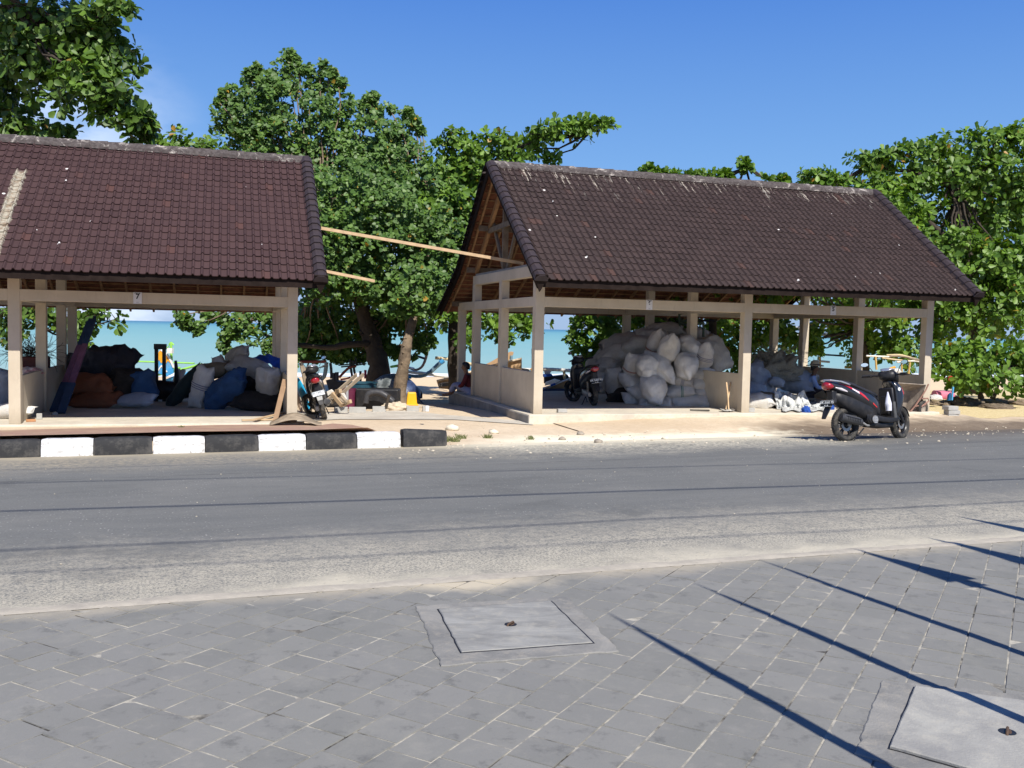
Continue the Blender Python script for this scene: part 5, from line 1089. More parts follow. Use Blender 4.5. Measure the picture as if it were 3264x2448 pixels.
# left pavilion contents
def zL(x,y): return (450+x*.2411,950+y*.2411)
def zz2(x,y): return (x*.4919,780+y*.4919)
LG='bundles stored in the left pavilion'
for i,(lab,P,hl,hw,hh,th,ph,mt) in enumerate([
('big dark navy bundle on top of the left heap',at(*zz2(690,770),19.6),.62,.40,.34,4,5,SDK),
('black bundle at the middle of the left heap',at(*zz2(815,905),19.3),.34,.34,.36,80,5,SBK),
('orange woven sack in the left heap, the upper of two',at(*zz2(585,905),19.0),.50,.26,.20,-3,5,SOR),
('orange woven sack in the left heap, the lower of two',at(*zz2(610,1000),18.8),.48,.24,.13,2,5,SOR),
('dark blue sack at the right end of the left heap',at(*zz2(930,915),19.2),.30,.25,.26,100,5,SBL),
('pale grey blue sack flat on the floor before the black bundle',at(*zz2(885,1002),18.8),.36,.2,.09,2,5,SPB),
('dark bundle at the back of the left heap beside the low wall',at(*zz2(520,790),20.5),.40,.3,.3,10,5,SBK),
('dark green rolled mat leaning beside the tall white sack',at(*zL(560,1180),19.6),.55,.14,.13,-127,0,SGN),
('tall white sack with blue stripes and an open brown mouth',at(*zL(800,1190),19.2),.44,.20,.18,72,10,SWB),
('large blue sack in front of the right heap',at(*zL(1120,1220),19.1),.50,.33,.26,38,12,SBL),
('round grey sack on the right heap beside the corner column',at(*zL(1680,1120),19.0),.30,.24,.2,85,15,SGR),
('dark brown bundle flat on the floor under the right heap',at(*zL(1540,1370),18.9),.52,.25,.16,-3,8,SBK),
('boxy pale sack perched on top of the right heap',at(*zL(1275,760),20.2),.26,.22,.17,30,10,SGR),
('open hessian sack behind the tall white one',at(*zL(950,960),19.8),.28,.22,.16,10,10,SHE),
('small white sack behind the open hessian one',at(*zL(1050,900),20.2),.22,.15,.13,-60,10,SW),
('shapeless grey bundle in the middle of the right heap',at(*zL(1430,930),19.9),.46,.28,.2,-12,5,SGR),
('dark bundle filling the back of the right heap',at(*zL(1500,1150),20.0),.55,.35,.4,0,5,SBK),
]): sack(lab,P,hl,hw,hh,th,ph,mt,0,120+i,LG)
def tarp3(u,v):
    x=1330+530*u; y=770+130*v+25*math.sin(u*8); p=at(*zL(x,y),20.6-.5*v); p.z+=.06*mn.noise(Vector((u*8,v*4,3))); return p
cloth('tarpaulin','bright blue tarpaulin on top of the right heap in the left pavilion','tarpaulin',tarp3,TBL,30,12,grp='tarpaulins')
# painted boards leaning on the low wall
M_PURP=pm('faded_purple_paint',(.16,.07,.12),.7,.25,dirt=(.05,.03,.05)); M_NAVY=pm('navy_paint',(.02,.045,.10),.7,.25)
for k,((x0,y0),(x1,y1)) in enumerate((((345,1085),(585,480)),((395,1095),(615,465)))):
    a=gz(*zz2(x0,y0),-.137); b=at(*zz2(x1,y1),a.y+1.4); d=b-a
    rt=empty('paddle_board',tuple(a),0,['leaning long painted board with dark ends, the left one of the pair','leaning long painted board with dark ends, the right one of the pair'][k],'board','painted boards leaning in the left pavilion')
    g=G(); g.beam(d*.0+Vector((0,0,.01)),d*.30,.14,.05); g.build('dark_end',M_NAVY,rt)
    g=G(); g.beam(d*.30,d*.70,.10,.05); g.build('purple_shaft',M_PURP,rt)
    g=G(); g.beam(d*.70,d*.97,.09,.05); g.beam(d*.97,d,.05,.04); g.build('dark_tip',M_NAVY,rt)
p=gz(*zz2(355,1100),-.137); heap('rubble','small pale stone at the foot of the leaning boards','stone',(p.x,p.y,-.14),.05,.05,.05,M_CONC,2,.3)
p=gz(*zz2(255,1130),-.137); g=G(); g.box((0,0,.05),(.09,.07,.10)); tagit(g.build('cement_block',M_CONC,loc=(p.x,p.y,-.137),rot=(0,0,.4),bev=.008),'small cement block on the floor near the left low wall','block')
p=gz(*zz2(200,1146),-.137); g=G(); g.box((0,0,.02),(.15,.08,.04)); tagit(g.build('brick',pm('orange_brick',(.45,.22,.10),.85),loc=(p.x,p.y,-.137),rot=(0,0,.5),bev=.006),'orange brick lying beside the left front column','brick')
# tray with tangled brown net on the low wall
pt_=at(*zz2(205,760),18.6); rt=empty('net_crate',tuple(pt_),.3,'dark red crate heaped with tangled brown net on the left low wall','crate','fishing nets')
g=G(); g.box((0,0,-.02),(.62,.4,.26)); g.build('crate',pm('dark_red_plastic',(.10,.025,.02),.6),rt,bev=.02)
g=G(); strands(g,(0,0,.05),.32,.16,170,5,.004,.15); g.build('net',M_NETB,rt)
p=at(*zz2(190,815),17.6); heap('plastic_bundle','white and red plastic bundle on the low wall of the left pavilion','bundle',(p.x,p.y,p.z-.04),.24,.15,.10,pm('white_red_plastic',(.55,.45,.42),.5,.2,dirt=(.35,.05,.05),dsc=6,damt=1),4,.3)
# things at the picture's left edge
sack('white rolled sheet lying on the floor at the left picture edge',gz(*zz2(10,1130),-.14)+Vector((0,.1,.13)),.5,.14,.13,4,5,SW,0,200,LG,name='rolled_sheet',cat='rolled sheet')
sack('pale blue sack standing at the left picture edge',at(*zz2(20,960),17.8),.42,.26,.24,80,5,SPB,0,201,LG)
# black engine stand
rt=empty('engine_stand',tuple(gz(*zz2(1045,1015),-.137)),.2,'black outboard engine stand between the two heaps in the left pavilion','engine stand')
for x_ in (-.10,.06): g=G(); g.box((x_,0,.62),(.075,.06,1.24)); g.build('post',M_BLACK,rt)
g=G(); g.box((-.02,0,1.2),(.26,.09,.12)); g.build('clamp_bar',M_BLACK,rt,bev=.01)
g=G(); g.loft([(-.05,0,.25,.18,.22),(.2,0,.25,.18,.2),(.5,0,.22,.15,.16),(.62,0,.2,.08,.1)],12,3); g.build('engine_casing',M_BLACK,rt,smooth=True)
g=G(); g.tube([(.32,0,.4),(.32,0,.62),(.30,0,.9)],[.07,.05,.03],8); g.build('engine_leg',M_BLACK,rt,smooth=True)
for k,x in enumerate((470,530)):
    a=at(*zL(x-60,1180),21); b=at(*zL(x+30,960),21.5); g=G(); g.tube([a,b],.055,12); tagit(g.build('plastic_pipe',M_PAINTW,smooth=True),['leaning white plastic pipe, the left of the pair','leaning white plastic pipe, the right of the pair'][k],'pipe','white pipes')
# boards at the right corner column
a=gz(*zL(1770,1630),-.137); b=loc3(LA,LYAW,4.44,-.01,0); bb_=at(*zL(1905,1075),a.y+.15); g=G(); g.beam(a,bb_,.09,.022,up=Vector((0,-1,0))); tagit(g.build('plank',pm('brown_plank',(.34,.22,.13),.8)),'brown plank leaning against the corner column','plank','planks around the left pavilion')
for k,(q0,q1,dz) in enumerate((((1330,1628),(1760,1620),.01),((1500,1640),(1900,1545),.035))):
    a=gz(*zL(*q0),-.137); b=gz(*zL(*q1),-.137); a.z+=dz+.01; b.z+=dz+.012; g=G(); g.beam(a,b,.08,.02); tagit(g.build('plank',M_WOODF),['pale plank lying flat on the slab edge of the left pavilion','pale plank lying askew beside the corner column'][k],'plank','planks around the left pavilion')
# long timbers sticking out from under the left roof
for k,(x0,y0,x1,y1,Da,Db) in enumerate(((975,719,1668,840,18.4,19.4),(1000,857,1193,896,17.8,18.5))):
    a=at(x0,y0,Da); b=at(x1,y1,Db); g=G(); g.beam(a,b,.05,.055 if k else .06); tagit(g.build('timber',M_WOODF,bev=.002),['long pale timber reaching from the left roof to the right gable','short pale timber sticking out below the long one'][k],'timber','timbers sticking out of the left roof')
# ---------------------------------------------------------------- things in the gap and on the verge
def zg_(x,y): return (950+x*.226,1080+y*.226)
def z5(x,y): return (2400+x*.3907,850+y*.3907)
def zR(x,y): return (2900+x*.1646,1200+y*.1646)
def z3b(x,y): return (900+x*.4069,780+y*.4069)
def tubepx(name,pts,D,rp,mat,parent=None,lab=None,cat=None,grp=None,seg=10,caps=True):
    P=[at(p[0],p[1],(p[2] if len(p)>2 else D)) for p in pts]; off=Vector(parent.location) if parent else Vector((0,0,0))
    if len(P)>2:      # smooth the bends
        Q=[]
        for i in range(len(P)-1):
            p0=P[max(i-1,0)];p1=P[i];p2=P[i+1];p3=P[min(i+2,len(P)-1)]
            for k in range(5):
                t_=k/5; Q.append(.5*((2*p1)+(-p0+p2)*t_+(2*p0-5*p1+4*p2-p3)*t_*t_+(-p0+3*p1-3*p2+p3)*t_**3))
        Q.append(P[-1]); P=Q
    r=[rp*D/3000]*len(P) if not isinstance(rp,(list,tuple)) else [ (rp[0]+(rp[1]-rp[0])*i/(len(P)-1))*D/3000 for i in range(len(P))]
    r=[k*(1+.06*math.sin(i*2.4)) for i,k in enumerate(r)]
    g=G(); g.tube([p-off for p in P],r,seg); o=g.build(name,mat,parent,smooth=True)
    return tagit(o,lab,cat,grp) if lab else o
def prismpx(name,poly,D,th_,mat,parent=None,lab=None,cat=None,grp=None,bev=.01,z=0):
    off=Vector(parent.location) if parent else Vector((0,0,0)); n=len(poly)
    A=[at(x,y,D)-off for x,y in poly]; B=[p+Vector((0,th_,0)) for p in A]
    g=G(); g.add(A+B,[tuple(range(n)),tuple(reversed(range(n,2*n)))]+[(i,i+n,(i+1)%n+n,(i+1)%n) for i in range(n)]); o=g.build(name,mat,parent,recalc=True,bev=bev)
    return tagit(o,lab,cat,grp) if lab else o
def cblock(lab,p,rz,d=(.38,.14,.10),grp='cement blocks',hollow=True):
    g=G(); x,y,z=d; g.box((0,0,z/2),d); o=g.build('cement_block',M_CONC,loc=p,rot=(0,0,rz),bev=.008)
    return tagit(o,lab,'block',grp)
for (a,b,y,lab) in ((510,700,1040,'cement block nearest the leaning scooter in the row before the trees'),(718,955,1042,'broken cement block second from the leaning scooter in the row'),(1050,1235,1030,'cement block standing left of the sunlit tree trunk'),(1530,1702,1022,'cement block under the yellow crate'),(1755,1838,1022,'small cement block right of the yellow crate')):
    p=gp(*zg_((a+b)/2,y)); ln=(b-a)*.226*p.y/3000; cblock(lab,tuple(p),R(9),(ln,.16,.115))
p=gp(*zg_(1380,1010)); heap('rubble','pale rough stones heaped at the foot of the sunlit tree trunk','stones',(p.x,p.y,p.z),.34,.2,.17,pm('pale_stone',(.55,.46,.34),.9,.2,dirt=(.3,.24,.17)),5,.35,sharp=False)
# surf boards and poles beside the left pavilion
for k,(x0,y0,x1,y1,w,mt,lab) in enumerate(((985,1310,948,1206,.12,pm('cyan_board',(.02,.34,.58),.3,.08,bump=0,coat=.5),'bright cyan surfboard leaning behind the left corner column'),(962,1311,940,1240,.10,pm('white_orange_board',(.65,.50,.40),.4,.3,dirt=(.6,.16,.05),dsc=3,damt=.8),'white and orange surfboard leaning left of the cyan one'))):
    a=gz(x0,y0,-.17); b=at(x1,y1,a.y+.3); d=(b-a); L_=d.length; g=G()
    g.loft([(q*L_,0,0,max(.006,w*math.sin(PI*min(1,max(.0,.03+q*.94)))**.55),.022) for q in (0,.03,.08,.2,.4,.6,.8,.92,.97,1)],14,2)
    o=g.build('surfboard',mt,loc=a,smooth='all'); o.rotation_euler=(Matrix((d.normalized(),Vector((0,0,1)).cross(d).normalized()*-1,d.cross(Vector((0,0,1)).cross(d)).normalized()*-1)).transposed()).to_euler(); tagit(o,lab,'surfboard','surfboards beside the left pavilion')
    o.rotation_mode='QUATERNION'; o.rotation_quaternion=d.to_track_quat('X','Y')
rt=empty('pole_bundle',tuple(at(*zg_(110,640),19.0)),0,'bundle of weathered bamboo poles leaning behind the scooter by the corner column','poles')
for k in range(5): tubepx('pole',[zg_(30+k*14,330+k*20),zg_(115+k*16,700)],19.0+.05*k,4.5,M_WOODO,rt)
# slanting rough bench made of two old planks, with crates of white foam
rt=empty('wooden_ladder',tuple(at(*zg_(700,650),19.4)),0,'old wooden rails propped up on a broken crate behind the leaning scooter','timber')
for a_,b_ in (((400,880),(825,505)),((470,900),(925,500))):
    o=Vector(rt.location); g=G(); g.beam(at(*zg_(*a_),18.9)-o,at(*zg_(*b_),20.0)-o,.03,.075); g.build('rail',M_WOODO,rt,bev=.004)
rt=empty('wooden_crate',tuple(at(*zg_(610,880),18.9)),0,'broken wooden crate with carved struts beside the leaning scooter','crate')
o_=Vector(rt.location)
for a_,b_,w in (((480,770),(620,935),.09),((575,780),(690,910),.07),((600,940),(745,880),.08),((540,745),(600,735),.08),((520,800),(640,900),.05)):
    g=G(); g.beam(at(*zg_(*a_),18.9)-o_,at(*zg_(*b_),18.75)-o_,.07,w); g.build('strut',M_WOODO if w<.08 else pm('tan_wood',(.42,.30,.18),.8,.2),rt,bev=.01)
for k,(poly,lab) in enumerate(((((400,745),(470,712),(505,745),(420,810)),'upper white foam board tucked behind the leaning scooter'),(((410,880),(520,820),(535,850),(500,900),(420,920)),'lower white foam board tucked behind the leaning scooter'),(((570,770),(650,765),(690,850),(640,880)),'crumpled white sheet inside the broken crate'))):
    prismpx('foam_board',[zg_(*q) for q in poly],19.1-.15*k*0-.1*(k==2),.05,pm('white_foam',(.72,.71,.66),.7,.08,dirt=(.5,.42,.3)),None,lab,'board','white boards by the crate')
def bucket(name,lab,cat,P,r,h,mat,taper=.85,grp=None,fill=None):
    g=G(); g.lathe([(0,0),(r*taper,0),(r,h),(r*1.04,h),(r*1.04,h+.02),(r*.97,h+.02),(r*.96,h),(r*taper*.95,.02),(0,.02)],M=Matrix.Rotation(R(90),3,'X'),seg=24)
    o=g.build(name,mat,loc=P,smooth=True,recalc=True); return tagit(o,lab,cat,grp)
pq=gp(*zg_(890,985)); bucket('plastic_tub','large dark teal plastic tub behind the wooden rails','tub',tuple(at(*zg_(890,850),21.5)-Vector((0,0,.35))),.36,.72,pm('teal_plastic',(.02,.07,.10),.5,.2))
bucket('plastic_tub','dark maroon plastic tub beside the teal one','tub',tuple(at(*zg_(720,850),21.0)-Vector((0,0,.2))),.17,.42,pm('maroon_plastic',(.12,.02,.05),.5,.2))
tubepx('post',[zg_(690,870),zg_(690,660)],20.6,5,pm('grey_pipe',(.35,.36,.38),.5),None,'short grey pipe standing before the maroon tub','pipe')
# covered cart: silver and blue cover over an arched frame
rt=empty('covered_cart',tuple(at(*zg_(1350,1000),24.2)),0,'cart under a silver and blue rain cover behind the sunlit tree trunk','cart')
def cov(u,v):
    a=PI*v; x=-.60+1.22*u; hh=.40*math.sin(PI*min(1,max(0,(u*.86+.10))))**.6; y=.42*math.cos(a)*(.6+.4*math.sin(PI*u)); z=.28+hh*math.sin(a)*1.55
    n=.035*mn.noise(Vector((u*7,v*7,2))); return (x,y+n,z+n)
g=G(); g.grid(cov,30,18)
rt.scale=(1.14,1.14,1.02); t=MT('silver_blue_cover'); c=t.co('Object'); q=t.noise(c,5,5,.6); t.set(t.mix(t.mr(t.mth('ADD',t.sep(c)[0],t.mth('MULTIPLY_ADD',q,.4,-.2)),.05,.2),t.mix(t.mr(q,.4,.6),(.06,.07,.07),(.20,.22,.22)),t.mix(t.mr(q,.4,.6),(.02,.03,.08),(.06,.09,.18))),.35,.45); t.bump(q,.6,.04)
g.build('cover',t.m,rt,smooth='all',solid=.005)
g=G(); g.box((0,.1,.05),(1.1,.6,.42)); g.build('cart_body',M_BLACK,rt,bev=.02)
g=G(); g.tube([(.50,-.3,.35),(.60,-.35,.1),(.62,-.35,-.02)],.03,8); g.tube([(.56,-.3,.38),(.68,-.33,.2),(.70,-.35,.0)],.022,8); g.build('side_hose',pm('navy_rubber',(.05,.07,.11),.5),rt,smooth=True)
g=G(); 
for k in range(5): g.box((.36+.02*k,-.36,.27-.03*k),(.16,.05,.05),Matrix.Rotation(.3*k,3,'Y'))
g.build('red_yellow_cloth',pm('red_yellow_cloth',(.45,.04,.06),.8,.2,dirt=(.75,.45,.02),dsc=14,damt=1),rt)
p=gp(*zg_(1600,990)); rt=empty('plastic_crate',(p.x,p.y,p.z+.1),.15,'bright yellow plastic crate at the foot of the sunlit tree trunk','crate'); M_YEL=pm('yellow_plastic',(.80,.42,.01),.45,.06,bump=0)
g=G(); g.box((0,0,.14),(.24,.22,.28),taper=.78); g.build('crate_body',M_YEL,rt,bev=.02)
g=G(); g.box((0,0,.0),(.29,.24,.03)); g.build('crate_rim',M_YEL,rt,bev=.008)
# black arch (half buried tyre-like canopy frame)
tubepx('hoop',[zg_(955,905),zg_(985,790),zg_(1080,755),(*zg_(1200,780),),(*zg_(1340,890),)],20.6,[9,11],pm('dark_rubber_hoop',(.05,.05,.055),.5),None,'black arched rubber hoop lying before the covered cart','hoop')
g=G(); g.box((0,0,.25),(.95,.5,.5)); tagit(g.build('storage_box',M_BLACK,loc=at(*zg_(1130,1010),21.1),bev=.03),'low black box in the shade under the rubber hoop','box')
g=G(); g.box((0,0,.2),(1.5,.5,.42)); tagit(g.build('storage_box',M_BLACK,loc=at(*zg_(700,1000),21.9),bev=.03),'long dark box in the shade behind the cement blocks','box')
tubepx('stick',[zg_(1235,985),zg_(1285,790)],19.6,5,M_BARKD,None,'dark stick leaning left of the sunlit tree trunk','stick')
# warped plywood sheet by the scooter
def ply(u,v):
    x=860+165*u; y=1349+9*v; p=gz(x,y,-.165); p.z=-.165+.17*math.sin(PI*min(1,u*1.05))**1.3*(.55+.45*(1-v))+.01; return p
cloth('plywood_sheet','warped plywood sheet lying in front of the leaning scooter','plywood',ply,M_WOODO,24,5,.012)
# plastic cup
p=gp(1365,1352); g=G(); g.lathe([(0,0),(.03,0),(.04,.10),(.037,.10),(.028,.006),(0,.006)],M=Matrix.Rotation(R(70),3,'X')@Matrix.Rotation(.5,3,'Y'),seg=16); tagit(g.build('plastic_cup',pm('clear_cup',(.75,.78,.78),.2,.05,bump=0),loc=p+Vector((0,-.3,.26)),smooth=True),'clear plastic cup lying behind the last kerb block','cup')
# planks, shovels on the right slab
def zone_plank(lab,p0,p1,w,h,mat,grp='planks before the long pavilion'):
    a=gp(*p0);b=gp(*p1); a.z+=h/2+.004; b.z+=h/2+.004; g=G(); g.beam(a,b,w,h); tagit(g.build('plank',mat,bev=.004),lab,'plank',grp)
zone_plank('long brown plank lying on the dirt before the white sack pile',z4(450,1338),z4(865,1328),.09,.045,pm('red_brown_timber',(.33,.17,.09),.8,.3))
zone_plank('short dark plank lying behind the long brown one',z4(555,1318),z4(770,1312),.07,.05,M_WOODO)
p=gz(*z4(252,1285),0.); cblock('small grey cement block on the slab edge near the left corner column',(p.x,p.y,.002),R(14),(.19,.12,.07))
p=gz(*z4(1915,1282),0.); cblock('small grey cement block at the foot of the middle front column',(p.x,p.y,.002),R(10),(.13,.12,.09))
for k,(tx,ty,bx,by,lab) in enumerate(((1702,1020,1722,1275,'worn shovel leaning on the low wall, the left one of the crossed pair'),(1738,1020,1695,1272,'worn shovel leaning on the low wall, the right one of the crossed pair'))):
    b=gz(*z4(bx,by),.01); tpt=at(*z4(tx,ty),b.y+.32); rt=empty('shovel',tuple(b),0,lab,'shovel','shovels on the slab'); d=tpt-b
    g=G(); g.tube([Vector((0,0,0)),d*.5+Vector((.008,0,0)),d],[.017,.014,.016],8); g.build('handle',pm('pale_handle_wood',(.60,.42,.24),.6,.15),rt,smooth=True)
    g=G(); g.grid(lambda u,v:(-.10+.2*v+(.07 if k else -.07),-.10+.22*u-.02,.012+.02*(2*v-1)**2+.02*u),6,6); g.build('blade',M_STEEL if k else pm('limy_steel',(.45,.43,.38),.7,.3),rt,smooth='all',solid=.006)
p=gz(*z4(1475,1275),0.); g=G(); g.grid(lambda u,v:(-.22+.40*u,-.05+.10*v*(.4+.6*u),.012+.02*(2*v-1)**2),10,5); tagit(g.build('trowel_blade',pm('dark_steel',(.06,.06,.055),.5),loc=(p.x,p.y,.005),rot=(0,0,-.1),smooth='all',solid=.006),'dark steel hoe blade lying on the slab edge before the sacks','blade')
# wheelbarrow
M_BAR=pm('cement_crusted_steel',(.26,.22,.18),.85,.3,dirt=(.42,.36,.28),dsc=7,damt=.9,bump=.5); M_BARF=pm('rusty_red_frame',(.30,.17,.13),.8,.3)
p=gz(*z5(1335,1232),-.13); rt=empty('wheelbarrow',(p.x-.28,p.y+.05,-.13),R(8),'cement-crusted wheelbarrow tipped on its nose behind the scooter front wheel','wheelbarrow')
g=G(); V=[(-.40,.02,.02),(.30,.05,.0),(.44,-.10,.72),(-.34,-.14,.76),(-.30,.26,.14),(.20,.28,.12),(.30,.20,.58),(-.24,.18,.60)]
g.add(V,[(4,5,6,7),(0,4,7,3),(1,2,6,5),(0,1,5,4),(3,7,6,2)]); g.build('tray',M_BAR,rt,solid=.012,recalc=True)
g=G(); g.tube([V[0],V[1],V[2],V[3],V[0]],.014,6); g.build('tray_rim',M_BAR,rt,smooth=True)
g=G()
g.tube([(-.02,-.10,-.02),(.20,-.12,.25),(.42,-.14,.60),(.48,-.14,.74)],.018,6); g.tube([(.10,.10,.0),(.35,.06,.3),(.46,.02,.62)],.016,6); g.tube([(.20,-.12,.25),(.50,-.05,.28)],.012,6); g.tube([(.34,-.13,.42),(.56,-.02,.42),(.58,-.02,.36),(.36,-.1,.24)],.018,6); g.build('frame',M_BARF,rt,smooth=True)
wg=G(); wg.lathe([(.10,-.03),(.14,-.045),(.175,-.03),(.185,0),(.175,.03),(.14,.045),(.10,.03)],seg=24,closed=True); w_=wg.build('wheel',M_RUB,rt,loc=(.44,-.02,.19),rot=(0,0,.5),smooth=True)
wg=G(); wg.lathe([(0,-.02),(.10,-.02),(.10,.02),(0,.02)],seg=20); wg.build('hub',M_BAR,w_)
# block stack, timber offcuts
p=gp(*zR(790,850)); 
for k,(dx,dz,rz,lab) in enumerate(((.04,0.,.0,'flat pale cement slab under the small block stack on the right'),(.0,.05,.05,'lower cement block of the small stack on the right'),(.02,.14,-.08,'middle cement block of the small stack on the right'),(-.02,.23,.1,'topmost cement block of the small stack on the right'))):
    cblock(lab,(p.x+dx,p.y,p.z+dz),R(12)+rz,(.36 if k==0 else .27,.2,.05 if k==0 else .085),'small stack of cement blocks')
zone_plank('pale offcut lying against the small block stack',zR(935,745),zR(1070,835),.04,.04,M_WOODF,'offcuts on the dirt')
zone_plank('thin pale offcut lying right of the small block stack',zR(1060,840),zR(1240,850),.03,.02,M_WOODF,'offcuts on the dirt')
zone_plank('pale edging board on the dirt left of the block stack',zR(100,830),zR(640,800),.10,.05,M_CONC,'offcuts on the dirt')
# soil mounds on the sand bed
t=MT('yellow_sand_bed'); c=t.co('Object'); q=t.noise(c,14,6,.75); t.set(t.mix(t.mr(q,.3,.7),(.50,.38,.18),(.74,.62,.36)),.95,.1); t.bump(q,.9,.03)
g=G(); nn_=[15.7,16.6,17.8,19,22,25,27]
for i,n in enumerate(nn_):
    for k in range(61):
        s_=16.55+18*k/60; jn=(.35*mn.noise(Vector((s_*1.3,0,0)))+.12*mn.noise(Vector((s_*5,0,0)))) if i==0 else 0; q_=n+jn
        g.v.append((s_,q_,zn(q_)+(.004 if i==0 else .05+.02*mn.noise(Vector((s_*2,q_*2,0)))))); g.t.append(0)
for i in range(len(nn_)-1):
    for k in range(60): g.f.append((i*61+k,i*61+k+1,(i+1)*61+k+1,(i+1)*61+k)); g.mi.append(0)
o=g.build('sand_bed',t.m,rot=(0,0,RY),smooth='all'); o['kind']='structure'
M_SOIL=pm('brown_soil',(.17,.13,.09),.95,.3,sc=12,bump=1.,bs=30,dirt=(.30,.24,.16),dsc=8,dist=.03)
M_SOIL2=pm('sandy_soil',(.25,.19,.125),.95,.25,sc=12,bump=1.,bs=30,dirt=(.14,.10,.07),dsc=8,dist=.03)
for k,(x,y,wx,hz,lab,mt) in enumerate(((625,600,230,135,'brown soil mound nearest the right corner column',M_SOIL2),(1140,600,400,180,'widest brown soil mound on the yellow sand',M_SOIL),(1790,665,330,120,'low dark soil mound in front, sloping to the right',M_SOIL),(1800,560,340,110,'flat sandy mound behind the low dark one',M_SOIL2),(2260,590,300,120,'sandy mound cut by the right picture edge',M_SOIL2))):
    p=gp(*zR(x,y)); s_=p.y/3000*.1646; heap('soil_mound',lab,'mound',(p.x,p.y+.3,p.z+.02),wx*s_,.5,hz*s_*.95,mt,11+k,.22,'soil mounds',2.6)
# coloured things in the shade of the bush
p=gp(*zR(660,470)); g=G(); g.tube([p+Vector((-.30,0,.16)),p+Vector((.28,.1,.16))],.15,18); tagit(g.build('plastic_drum',pm('pink_plastic',(.55,.16,.24),.5,.15),smooth=True),'pink plastic drum lying beside the right corner column','drum')
prismpx('boat_rudder',[zR(835,465),zR(862,205),zR(832,200),zR(812,460)],23.6,.05,pm('sky_blue_paint',(.08,.33,.62),.5),None,'sky blue board standing beside the pink drum','board',bev=.005)
prismpx('board_fin',[zR(730,470),zR(745,360),zR(800,310),zR(815,460)],23.75,.05,pm('deep_blue_paint',(.01,.09,.22),.5),None,'dark blue fin-shaped board behind the sky blue one','board',bev=.005)
prismpx('plastic_bottle',[zR(960,415),zR(975,350),zR(1005,290),zR(1030,290),zR(1045,415)],24,.08,pm('dark_red_can',(.28,.02,.02),.5),None,'dark red jerrycan on top of the widest soil mound','jerrycan',bev=.02)
g=G(); g.lathe([(0,-.07),(.05,-.05),(.07,0),(.05,.05),(0,.07)],seg=16); tagit(g.build('buoy',M_RED,loc=at(*zR(792,40),24),smooth='all'),'small red buoy hanging in the bush beside the right corner column','buoy')
sack('crumpled white cloth beside the pink drum',at(*zR(510,415),23.6),.14,.1,.07,0,10,SW,0,301,'cloths',name='cloth',cat='cloth')
# rocks on the verge
M_ROCK=pm('grey_rock',(.30,.26,.21),.9,.3,bump=.5); M_LIME=pm('limestone_lump',(.66,.60,.47),.9,.2,bump=.5)
def rock(g,p,r,seed,tone=0):
    rr=random.Random(seed); vs=[];n=7
    for i in range(4):
        th_=PI*(i+.3)/4.2
        for k in range(n):
            a=2*PI*k/n; q=r*(.75+.5*rr.random()); vs.append(Vector(p)+Vector((q*math.sin(th_)*math.cos(a)*1.3,q*math.sin(th_)*math.sin(a),q*.7*math.cos(th_)+r*.35)))
    g.add(vs,[(i*n+k,(i+1)*n+k,(i+1)*n+(k+1)%n,i*n+(k+1)%n) for i in range(3) for k in range(n)]+[tuple(range(n)),tuple(3*n+k for k in reversed(range(n)))],tone)
for k,(x,y,r_,m_,lab) in enumerate(((1850,1386,.055,M_ROCK,'grey rock lying at the road edge before the long brown plank'),(1908,1412,.06,M_ROCK,'low brown rock half on the asphalt edge'),(1792,1402,.05,M_ROCK,'small brown rock left of the low one at the road edge'),(1442,1372,.10,M_LIME,'large pale limestone lump right of the last kerb block'),(1575,1382,.07,M_LIME,'pale limestone lump on the dirt right of the grass tuft'),(2120,1400,.05,M_LIME,'white limestone lump at the middle of the verge'),(2520,1345,.06,M_LIME,'small pale stone at the slab edge right of the column'))):
    p=gp(x,y); g=G(); rock(g,(0,0,0),r_,k+40); tagit(g.build('rock',m_,loc=p,smooth='all'),lab,'rock','rocks on the verge')
g=G(); rr=random.Random(5)
for k in range(520):
    s_=rr.uniform(2.5,22); n_=rr.gauss(13.1,.75) if rr.random()<.7 else rr.uniform(12.2,16); 
    if s_<3.2 and n_<13.6: continue
    x=s_*ER.x+n_*NR.x; y=s_*ER.y+n_*NR.y; rock(g,(x,y,zn(n_)+.004),rr.choice((.006,.008,.010,.013,.018))*rr.uniform(.7,1.3),k+100)
for k in range(120):
    s_=rr.uniform(-8,16); n_=rr.uniform(6.0,12.5); x=s_*ER.x+n_*NR.x; y=s_*ER.y+n_*NR.y; rock(g,(x,y,zn(n_)+.008),rr.uniform(.003,.007),k+2000)
o=g.build('gravel',pm('verge_chippings',(.50,.44,.34),.9,.35,sc=4,bump=.2)); tagit(o,'loose pale chippings scattered along the road edge','gravel',kind='stuff')
